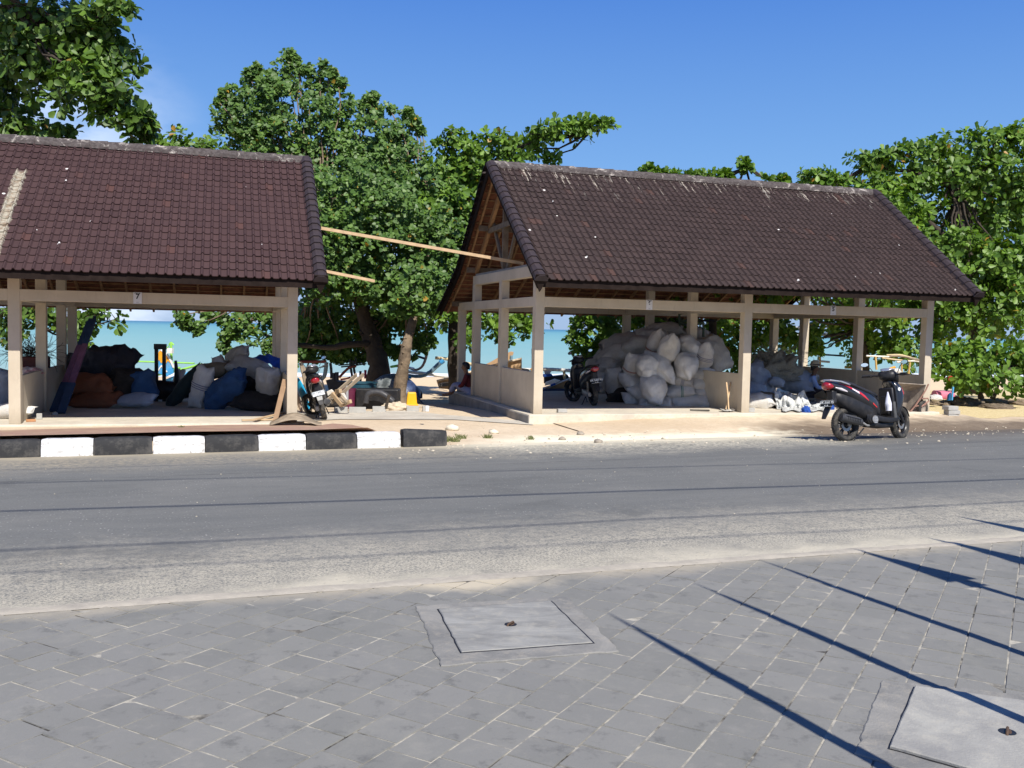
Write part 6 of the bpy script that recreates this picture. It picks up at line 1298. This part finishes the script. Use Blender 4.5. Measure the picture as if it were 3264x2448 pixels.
# grass tufts
M_GRASS=pm('verge_grass',(.13,.15,.05),.8,.3,bump=0)
for k,(x,y,r_,n_) in enumerate(((1440,1408,.13,110),(1470,1398,.10,50),(1556,1397,.08,60),(1690,1401,.07,50),(578,1366,.05,40))):
    p=gp(x,y); g=G()
    for q in range(n_):
        a=rr.uniform(0,2*PI); d_=r_*math.sqrt(rr.random()); b=Vector((d_*math.cos(a),d_*math.sin(a)*.5,0)); h=rr.uniform(.04,.11)*(r_/.12)**.4; lean=Vector((rr.uniform(-.5,.5),rr.uniform(-.4,.4),1))*h; w=.004
        g.add([b+Vector((-w,0,0)),b+Vector((w,0,0)),b+lean*.6+Vector((w*.6,0,0)),b+lean+Vector((lean.x*.3,0,-.01))],[(0,1,2,3)])
    o=g.build('grass_tuft',M_GRASS,loc=p); tagit(o,['grass tuft against the right end of the last kerb block','second grass tuft just right of the kerb end','tiny grass tuft on the pale dirt right of the kerb','faint grass tuft on the dirt before the plank','tiny weed at the slab edge behind the kerb'][k],'grass tuft','grass tufts on the verge')

# ---------------------------------------------------------------- boats on the beach
M_GRNB=pm('lime_green_paint',(.28,.60,.10),.5,.15); M_BLUB=pm('sky_blue_boat_paint',(.05,.30,.60),.45,.15,dirt=(.3,.35,.35),dsc=5); M_GBL=pm('grey_blue_paint',(.16,.26,.32),.5,.2,dirt=(.35,.35,.3)); M_ORB=pm('orange_boat_paint',(.75,.33,.02),.5,.12); M_HULL=pm('brown_hull_plank',(.48,.31,.17),.6,.2,dirt=(.25,.16,.09)); M_WHB=pm('white_boat_paint',(.75,.75,.72),.5,.1,dirt=(.5,.45,.35)); M_RBR=pm('red_brown_paint',(.22,.05,.035),.6,.25); M_DKH=pm('dark_hull',(.025,.03,.045),.5,.3)
def boat(lab,x,y,D): return empty('outrigger_boat',tuple(at(x,y,D)),0,lab,'outrigger boat','outrigger boats on the beach')
# boat with painted shield prow
b=boat('outrigger boat with orange and blue painted prow and lime green poles behind the left pavilion',520,1215,30)
sh=[(493,1186),(492,1150),(498,1132),(508,1118),(512,1114),(530,1128),(543,1148),(552,1172),(552,1190),(530,1200)]
prismpx('painted_prow',sh,30,.06,M_BLUB,b); prismpx('prow_top',[(494.5,1146),(500,1132),(508,1119),(512,1116),(529,1129),(540,1146),(546,1160),(535,1150),(530,1158),(521,1148),(514,1158),(507,1147),(501,1156)],29.985,.01,M_ORB,b,bev=0)
prismpx('prow_edge',[(512,1113),(531,1127),(545,1147),(554,1172),(550,1172),(541,1149),(529,1131),(511,1117)],29.97,.1,M_WHB,b,bev=0)
prismpx('zigzag',[(498,1186),(514,1163),(534,1184),(531,1187),(514,1169),(502,1187)],29.98,.01,M_WHB,b,bev=0)
for P_,r_ in (([(430,1152),(500,1154),(620,1158)],2.6),([(440,1187),(480,1186),(575,1172)],3),([(430,1203),(520,1192),(645,1160)],3.6),([(548,1180),(546,1130),(545,1090)],4.2),([(520,1122),(538,1103)],1.8),([(538,1100),(545,1092),(554,1100)],2.4)): tubepx('green_pole',P_,30.2,r_,M_GRNB,b)
prismpx('hull',[(520,1212),(560,1196),(640,1172),(640,1200),(600,1222),(530,1226)],30.6,.5,M_BLUB,b)
prismpx('hull_board',[(600,1190),(622,1172),(640,1160),(655,1158),(640,1180),(612,1198)],29.4,.1,pm('rust_red_board',(.35,.13,.06),.7),b)
g=G(); g.box((0,0,0),(.16,.16,.16)); g.build('white_lamp_box',M_WHB,b,loc=at(543,1118,29.9)-Vector(b.location))
# dark boat between the pavilions
b=boat('dark outrigger boat with red-brown cross arms in the gap between the pavilions',*zg_(520,740),27)
prismpx('hull',[zg_(388,585),zg_(470,570),zg_(560,600),zg_(660,600),zg_(650,720),zg_(560,740),zg_(440,740)],27,.5,M_DKH,b)
for P_,r_,m_ in (([(30,325),(200,322),(400,322)],5,M_RBR),([(105,465),(240,462)],4.5,M_RBR),([(100,470),(150,340)],2.5,M_DKH),([(400,330),(392,420),(372,520),(330,570)],6.5,M_GBL),([(408,335),(404,345)],5,M_BLUB),([(470,560),(468,440),(455,340)],4.5,M_DKH),([(505,590),(500,480)],5,M_DKH),([(550,590),(548,470)],6,M_DKH),
  ([(570,372),(740,358),(905,335)],2.2,M_DKH),([(608,396),(780,378),(965,350)],2.4,M_DKH),([(735,290),(745,420),(770,560)],4,M_DKH),([(780,310),(790,430),(810,540)],4,M_DKH),([(810,262),(820,360)],2.4,M_DKH),([(580,545),(680,440),(740,400),(820,385)],4.2,M_RBR),([(600,575),(690,560),(740,540)],3,pm('coral_paint',(.5,.1,.1),.6)),([(880,455),(880,600)],4,M_DKH),([(950,440),(950,560)],4,pm('magenta_float',(.25,.02,.08),.5))): tubepx('spar',[zg_(*q) for q in P_],27,r_,m_,b)
# boat right of the trunk: blue arm
b=boat('outrigger boat with a curved grey-blue arm and white bamboo floats right of the trunk',*zg_(1700,560),31)
for P_,r_,m_,nm in (([(1500,505),(1640,528),(1760,520),(1860,470),(1940,400),(2030,318)],[5,7.5],M_GBL,'curved_arm'),([(2010,335),(2050,300)],8.5,M_BLUB,'arm_cap'),([(1530,462),(1700,480),(1900,505),(2090,530)],5.4,M_BAMW,'float'),([(2060,528),(2110,530)],8,M_WHB,'float_knot'),([(1935,268),(2100,285),(2290,325),(2500,370)],5,M_BAMB,'bamboo_spar'),([(1600,540),(1500,520)],6,M_BLUB,'arm_root')): tubepx(nm,[zg_(*q) for q in P_],31,r_,m_,b)
b=boat('outrigger boat with a brown curved arm tipped white, half hidden by the trunk',*zg_(1600,430),33)
for P_,r_,m_,nm in (([(1300,395),(1450,385),(1560,410),(1660,438),(1740,400),(1790,310),(1822,190)],[3,4.6],pm('brown_arm_paint',(.22,.15,.11),.6),'curved_arm'),([(1818,200),(1826,172)],4.6,M_WHB,'arm_cap'),([(1310,395),(1400,380)],4,M_GRNB,'float'),([(1400,378),(1480,388)],4,pm('coral_paint',(.5,.1,.1),.6),'float'),([(1480,388),(1640,425)],4,M_WHB,'float'),([(1620,225),(1790,280)],3.6,M_DKH,'spar')): tubepx(nm,[zg_(*q) for q in P_],33,r_,m_,b)
# brown planked hull with registration panel
def z8(x,y): return (1350+x*.0949,1150+y*.0949)
b=boat('brown planked outrigger boat with pale gunwale behind the left end of the long pavilion',*z8(900,950),29)
prismpx('hull',[z8(440,690),z8(1000,560),z8(1620,370),z8(2300,180),z8(3300,-60),z8(3300,500),z8(1500,900),z8(900,960),z8(520,930)],29,.7,M_HULL,b)
prismpx('gunwale',[z8(430,650),z8(1000,520),z8(1620,325),z8(2300,130),z8(3300,-110),z8(3300,-50),z8(2300,190),z8(1620,385),z8(1000,575),z8(440,705)],28.9,.14,pm('pale_gunwale',(.68,.55,.40),.6),b)
prismpx('side_panel',[z8(515,745),z8(800,760),z8(940,810),z8(800,850),z8(525,880)],28.95,.04,pm('grey_panel',(.12,.12,.13),.6),b,bev=0)
label_text('12',.14,M_WHB,b,at(*z8(562,812),28.93)-Vector(b.location),(R(90),0,0))
prismpx('plank_seam',[z8(600,740),z8(1000,690),z8(1500,640),z8(1500,660),z8(1000,712),z8(600,760)],28.96,.03,M_WHB,b,bev=0)
for P_,r_,m_,nm in (([(1085,60),(1070,250),(1055,460)],2.6,M_WHB,'mast'),([(900,440),(1130,445)],3,M_WHB,'float'),([(1560,320),(1570,260),(1640,250)],3,M_BLUB,'blue_bundle')): tubepx(nm,[z8(*q) for q in P_],29,r_,m_,b)
# boat seen through the first bay
b=boat('outrigger boat with upswept wooden prow and blue post seen through the first bay',*z3b(1750,1010),30)
prismpx('hull',[z3b(1560,955),z3b(1640,915),z3b(1720,868),z3b(1790,838),z3b(1812,842),z3b(1808,862),z3b(1780,900),z3b(1770,945),z3b(1790,1000),z3b(1700,1030),z3b(1600,1010)],30,.5,M_HULL,b)
for P_,r_,m_,nm in (([(1793,868),(1797,960),(1800,1000)],4.6,M_GBL,'blue_post'),([(1958,815),(1960,960),(1955,1010)],3,M_GBL,'mast'),([(1966,805),(1966,850)],2.4,M_RED,'mast_top'),([(1770,970),(1900,975),(2040,978)],3.8,M_BAMW,'float'),([(1355,868),(1352,960)],3.4,M_WHB,'mast')): tubepx(nm,[z3b(*q) for q in P_],30,r_,m_,b)
prismpx('dark_cargo',[z3b(1840,985),z3b(1880,968),z3b(1930,975),z3b(1940,1000),z3b(1900,1010)],29.8,.2,M_BLACK,b); prismpx('orange_cargo',[z3b(1945,970),z3b(1970,965),z3b(1975,1000),z3b(1950,1005)],29.8,.2,M_ORB,b)
b=boat('outrigger boat with white gunwale and dark blue lower hull beside the shaded scooter',*z4(220,1080),29)
prismpx('hull',[z4(60,1085),z4(150,1058),z4(240,1020),z4(330,985),z4(440,940),z4(440,1095),z4(60,1098)],29,.7,M_HULL,b); prismpx('gunwale',[z4(130,1058),z4(240,1012),z4(330,978),z4(440,932),z4(440,944),z4(330,990),z4(240,1024),z4(140,1068)],28.9,.12,M_WHB,b)
prismpx('lower_hull',[z4(40,1078),z4(500,1082),z4(500,1118),z4(40,1118)],28.7,.8,pm('dark_blue_hull',(.02,.035,.09),.5),b)
for P_,r_,m_,nm in (([(20,905),(150,905),(240,910),(330,915)],5.4,M_BAMW,'float'),([(270,920),(278,990)],4.5,M_BAMB,'post')): tubepx(nm,[z4(*q) for q in P_],29.3,r_,m_,b)
prismpx('white_basket',[z4(95,925),z4(110,890),z4(150,895),z4(165,915),z4(140,950),z4(105,950)],29.4,.3,M_WHB,b); prismpx('blue_cargo',[z4(80,950),z4(160,945),z4(175,965),z4(90,975)],29.2,.3,TBL,b); prismpx('dark_cargo',[z4(95,975),z4(300,950),z4(320,980),z4(170,1030),z4(95,1030)],29.5,.4,M_DKH,b)
prismpx('white_cargo',[z4(110,1020),z4(190,990),z4(240,1005),z4(180,1035),z4(100,1050)],28.85,.2,M_WHB,b); prismpx('blue_cargo',[z4(150,1040),z4(190,1025),z4(200,1040),z4(150,1058)],28.8,.1,TBL,b)
# boats and bamboo rack beyond the right bay
b=boat('outrigger boat with white tube arms seen through the right bay',*z5(560,830),30)
for P_,r_,m_,nm in (([(60,600),(150,575),(330,515),(545,440)],6,pm('pale_grey_tube',(.50,.50,.49),.5),'tube_arm'),([(310,580),(380,560),(560,553),(740,556)],5,pm('pale_grey_tube',(.50,.50,.49),.5),'tube_arm'),([(440,712),(580,718),(740,728)],2.8,M_DKH,'spar'),([(410,725),(411,830)],2.6,M_DKH,'post'),([(420,800),(465,765)],1.4,M_DKH,'stay'),([(547,735),(549,840)],3,M_ORB,'orange_post'),([(490,768),(560,772),(626,778)],3.4,M_WHB,'white_crossbar'),([(750,820),(880,822)],4.5,pm('yellow_bamboo_paint',(.62,.38,.06),.5),'yellow_float')): tubepx(nm,[z5(*q) for q in P_],30,r_,m_,b)
b=empty('bamboo_rack',tuple(at(*z5(1150,880),26)),0,'bamboo drying rack on yellow posts behind the right corner column','rack')
for P_,r_,m_,nm in (([(925,728),(1110,736)],2.8,M_BAMW,'pole'),([(1055,745),(1220,765),(1370,772)],2.6,M_BAMB,'pole'),([(1175,780),(1290,770),(1370,776)],2.8,M_BAMW,'pole'),([(1000,733),(1004,790),(1008,840)],3.2,pm('yellow_bamboo_paint2',(.60,.40,.14),.6),'post'),([(1212,775),(1216,880)],2.6,pm('yellow_bamboo_paint2',(.60,.40,.14),.6),'post'),([(1282,780),(1268,890)],3.2,pm('yellow_bamboo_paint2',(.60,.40,.14),.6),'post'),([(1090,722),(1200,720),(1300,745),(1400,770),(1500,785),(1570,815),(1655,868)],2.6,M_BAMB,'curved_cane'),([(1110,735),(1210,728),(1320,760),(1390,775)],3,M_WOODO,'thatch'),([(1120,728),(1230,733),(1370,765)],3.4,M_WOODO,'thatch')): tubepx(nm,[z5(*q) for q in P_],26,r_,m_,b)
tubepx('float',[z5(1100,840),z5(1160,820)],25.9,4,M_ORB,None,'orange wooden float lying under the bamboo rack','float'); sack('white rag bundle on the low wall behind the scooter handlebar',at(*z5(1145,860),24.8),.18,.1,.09,10,5,SW,0,330,'cloths',name='cloth',cat='cloth')

# ---------------------------------------------------------------- people
def skinmesh(name,chains,mat,parent,sub=2,seed_root=0):
    """chains: list of [(x,y,z,r),...]; equal points are welded so that the whole is one connected skeleton"""
    key={};V=[];Rr=[];E=[]
    for ch in chains:
        prev=None
        for (x,y,z,r) in ch:
            k=(round(x,4),round(y,4),round(z,4))
            if k not in key: key[k]=len(V); V.append((x,y,z)); Rr.append(r)
            i=key[k]
            if prev is not None and prev!=i: E.append((prev,i))
            prev=i
    me=bpy.data.meshes.new(name); me.from_pydata(V,E,[]); o=bpy.data.objects.new(name,me); COL.objects.link(o); me.materials.append(mat)
    m=o.modifiers.new('skin','SKIN'); m.use_smooth_shade=True
    sv=me.skin_vertices[0].data
    for i,r in enumerate(Rr): sv[i].radius=(r,r); sv[i].use_root=(i==seed_root)
    s=o.modifiers.new('sub','SUBSURF'); s.levels=sub; s.render_levels=sub
    o.parent=parent; return o
M_SKIN=pm('brown_skin',(.20,.105,.06),.55,.12,bump=.1)
def hand(w,d,up,side,s=1.):
    """five fingers from a palm; w wrist point, d pointing direction, side = thumb side"""
    w,d,up,side=Vector(w),Vector(d).normalized(),Vector(up).normalized(),Vector(side).normalized(); ch=[]
    pl=w+d*.05*s; ch.append([(*w,.022*s),(*pl,.026*s)])
    for k,(off,L_) in enumerate(((.026,.068),(.009,.078),(-.009,.072),(-.026,.056))):
        b=pl+side*off*s+d*.028*s; m1=b+d*L_*.45*s-up*.006*s; m2=m1+(d*.7-up*.7).normalized()*L_*.32*s; m3=m2+(d*.2-up*.98).normalized()*L_*.28*s
        ch.append([(*pl,.026*s),(*b,.0105*s),(*m1,.009*s),(*m2,.0085*s),(*m3,.007*s)])
    tb_=pl+side*.032*s-d*.02*s; t2=tb_+(side*.7+d*.7).normalized()*.035*s; t3=t2+(d*.9-up*.3).normalized()*.028*s
    ch.append([(*pl,.026*s),(*tb_,.013*s),(*t2,.011*s),(*t3,.009*s)]); return ch
def seated(lab,pos,yaw,shirt,pants,hat=None,headtilt=0.,reach=.3,legs='fwd',hair=True):
    rt=empty('person',pos,yaw,lab,'person'); hp=(0,0,.12); ch=(.10,0,.43); nk=(.13,0,.55); hd0=(.155,0,.63)
    kn=[(.40,s*.13,.30) for s in (1,-1)]; ft=[(.52,s*.15,.05) for s in (1,-1)]; hip=[(.02,s*.09,.11) for s in (1,-1)]
    shd=[(.09,s*.17,.49) for s in (1,-1)]; elb=[(.19,s*.22,.27) for s in (1,-1)]; wr=[(.19+reach*.65,s*.11,.24) for s in (1,-1)]
    B=[[(*hp,.12),(.04,0,.26,.115),(*ch,.125),(*nk,.052),(*hd0,.055),(.165,0,.70,.088),(.16,0,.77,.085),(.155,0,.80,.06)]]
    B.append([(.165,0,.70,.088),(.245,0,.695,.030),(.268,0,.688,.014)])
    for i,s in enumerate((1,-1)):
        B.append([(*ch,.125),(*shd[i],.058),(*elb[i],.042),(*wr[i],.027)]); B+=hand(wr[i],(.9,-s*.25,-.25),(0,0,1),(0,-s,0))
        B.append([(*hp,.12),(*hip[i],.088),(*kn[i],.058),(.47,s*.14,.17,.046),(*ft[i],.034),(.62,s*.16,.028,.030),(.70,s*.165,.022,.022)])
    skinmesh('body',B,M_SKIN,rt)
    S_=[[(.0,0,.14,.135),(.04,0,.26,.132),(*ch,.138),(.12,0,.52,.07)]]
    for i in range(2): S_.append([(*ch,.138),(*shd[i],.070),(*elb[i],.055),(wr[i][0]-.05,wr[i][1]*1.15,wr[i][2]+.005,.042)])
    skinmesh('shirt',S_,shirt,rt)
    T_=[[(.0,0,.12,.13)]+[(*hip[0],.10),(*kn[0],.07),(.47,.14,.17,.056),(.505,.146,.09,.046)],[(.0,0,.12,.13),(*hip[1],.10),(*kn[1],.07),(.47,-.14,.17,.056),(.505,-.146,.09,.046)]]
    skinmesh('trousers',T_,pants,rt)
    for s in (1,-1):
        g=G(); g.lathe([(0,-.008),(.010,-.004),(.010,.004),(0,.008)],(.240,s*.032,.718),seg=10); g.build('eye',M_BLACK,rt,smooth='all')
        g=G(); g.lathe([(0,-.01),(.028,-.006),(.026,.006),(0,.01)],(.15,s*.088,.70),seg=12); g.build('ear',M_SKIN,rt,smooth='all')
    g=G(); g.tube([(.236,-.022,.655),(.246,0,.652),(.236,.022,.655)],.005,6); g.build('mouth',pm('lips',(.14,.05,.04),.5),rt)
    g=G(); g.loft([(.055,0,.72,.05,.06),(.09,0,.74,.085,.085),(.15,0,.765,.095,.082),(.20,0,.785,.085,.055),(.235,0,.79,.05,.025)],14,2.2); g.build('hair',M_BLACK,rt,smooth='all')
    if hat:
        g=G(); Mx=Matrix.Rotation(R(90),3,'X'); g.lathe([(.215,.785),(.20,.795),(.115,.80),(.112,.83),(.098,.885),(.05,.90),(0,.895)],(.155,0,0),M=Mx,seg=26)
        g.v=[(x,y,z+.012*math.sin(math.atan2(y,x-.155)*2)) for x,y,z in g.v]; h=g.build('hat',hat,rt,smooth='all',solid=.006)
        g=G(); g.lathe([(.118,.800),(.119,.825)],(.155,0,0),M=Mx,seg=24); g.build('hat_band',M_BLACK,h)
    return rt
sp=at(*zB(1095,905),23.0); seated('seated man in a blue shirt and brimmed hat working behind the parked scooter',(sp.x,sp.y,sp.z-.02),R(-8),pm('light_blue_shirt',(.34,.46,.74),.8,.12,bump=.4,bs=18,dist=.02),pm('dark_trousers',(.04,.03,.035),.85),pm('straw_hat',(.50,.42,.28),.8,.15),reach=.36)
# low stool and net work in his lap
g=G(); g.box((0,0,0),(.34,.34,.05)); 
stt=empty('low_stool',(sp.x,sp.y,0),0,'low wooden stool under the man in the blue shirt','stool'); hs_=max(.05,sp.z-.02)
g=G(); g.box((0,0,hs_-.03),(.34,.34,.05)); g.build('seat',M_WOODO,stt)
for x_ in (-.13,.13):
    for y_ in (-.13,.13): g=G(); g.box((x_,y_,(hs_-.055)/2),(.04,.04,hs_-.055)); g.build('leg',M_WOODO,stt)
a=Vector((sp.x,sp.y,sp.z))+Vector((.44,-.08,.20)); g=G(); g.tube([a,a+Vector((.25,-.02,.03)),a+Vector((.6,-.03,.02)),a+Vector((.9,.05,-.12))],[.02,.028,.026,.012],8); tagit(g.build('rolled_net',TGR,smooth=True),'pale rolled net held across the knees of the man in blue','net')
s2=loc3(RA,RYAW,.35,5.55,0.0); p2_=at(*z8(1530,1060),s2.y-.45); seated('person in a maroon shirt sitting behind the rear columns at the left end',(p2_.x+.06,p2_.y,p2_.z-.10),R(170),pm('maroon_shirt',(.13,.02,.02),.85),pm('lilac_trousers',(.30,.31,.42),.85),None,reach=.25)

# ---------------------------------------------------------------- overhead cables and spear poles (they throw the shadows on road and pavement)
LD=Vector((-_s.x,-_s.y,-_s.z))
def sunback(p,h): return p+_s*((h-p.z)/_s.z)
for k,(y0,y1,h,r_) in enumerate(((1631,1527,6.2,.020),(1757,1598,6.6,.013),(1542,1461,7.0,.012),(1830,1660,6.9,.009),(1500,1405,6.5,.008))):
    a=gp(-300,y0+(y0-y1)*300/3264); b=gp(3600,y1-(y0-y1)*336/3264); A=sunback(a,h); B=sunback(b,h); d=B-A; A2=A-d*1.5; B2=B+d*1.5
    P=[A2+(B2-A2)*q/40 for q in range(41)]; P=[p+Vector((0,0,-.05*math.sin(q/40*PI*8)**2)) for q,p in enumerate(P)]
    g=G(); g.tube(P,r_,6); tagit(g.build('overhead_cable',M_BLACK,smooth=True),['thick overhead cable whose shadow crosses the middle of the road','overhead cable shading the road just below the thick cable shadow','overhead cable shading the far lane of the road','thin overhead cable shading the near gravelly lane','thin overhead cable shading the road by the far kerb'][k],'cable','overhead cables')
tips=[(1933,1955,0),(2213,1862,0),(2420,1788,0),(2708,1749,1),(2951,1712,1),(3047,1641,1)]
for k,(x,y,leaf) in enumerate(tips):
    tp=gz(x,y,.005); H=3.35+.05*k; top=sunback(tp,H); rt=empty('spear_pole',(top.x,top.y,0),0,'tall dark pole %s, %s of six shading the pavement'%('with a leaf-shaped pennant' if leaf else 'with a plain pointed tip',('first','second','third','fourth','fifth','sixth')[k]),'pole','tall poles shading the pavement')
    g=G(); g.tube([(0,0,-.05),(0,0,H-1.2),(0,0,H-.5),(0,0,H)],[.038,.034,.022,.003],8); g.build('shaft',M_BLACK,rt,smooth=True)
    if leaf:
        g=G(); u=Vector((.91,.415,0)); O_=Vector((0,0,H)); pr=[(0,0),(.03,.25),(.075,.6),(.13,.95),(.15,1.12),(.06,1.10),(.085,1.28),(.02,1.2)]
        L_=[O_+u*a-Vector((0,0,b)) for a,b in pr]; R_=[O_-u*a*.75-Vector((0,0,b)) for a,b in pr]
        g.add(L_+R_,[(i,i+1,8+i+1,8+i) for i in range(7)]); g.build('pennant',pm('dark_cloth',(.05,.05,.06),.9),rt,solid=.004)
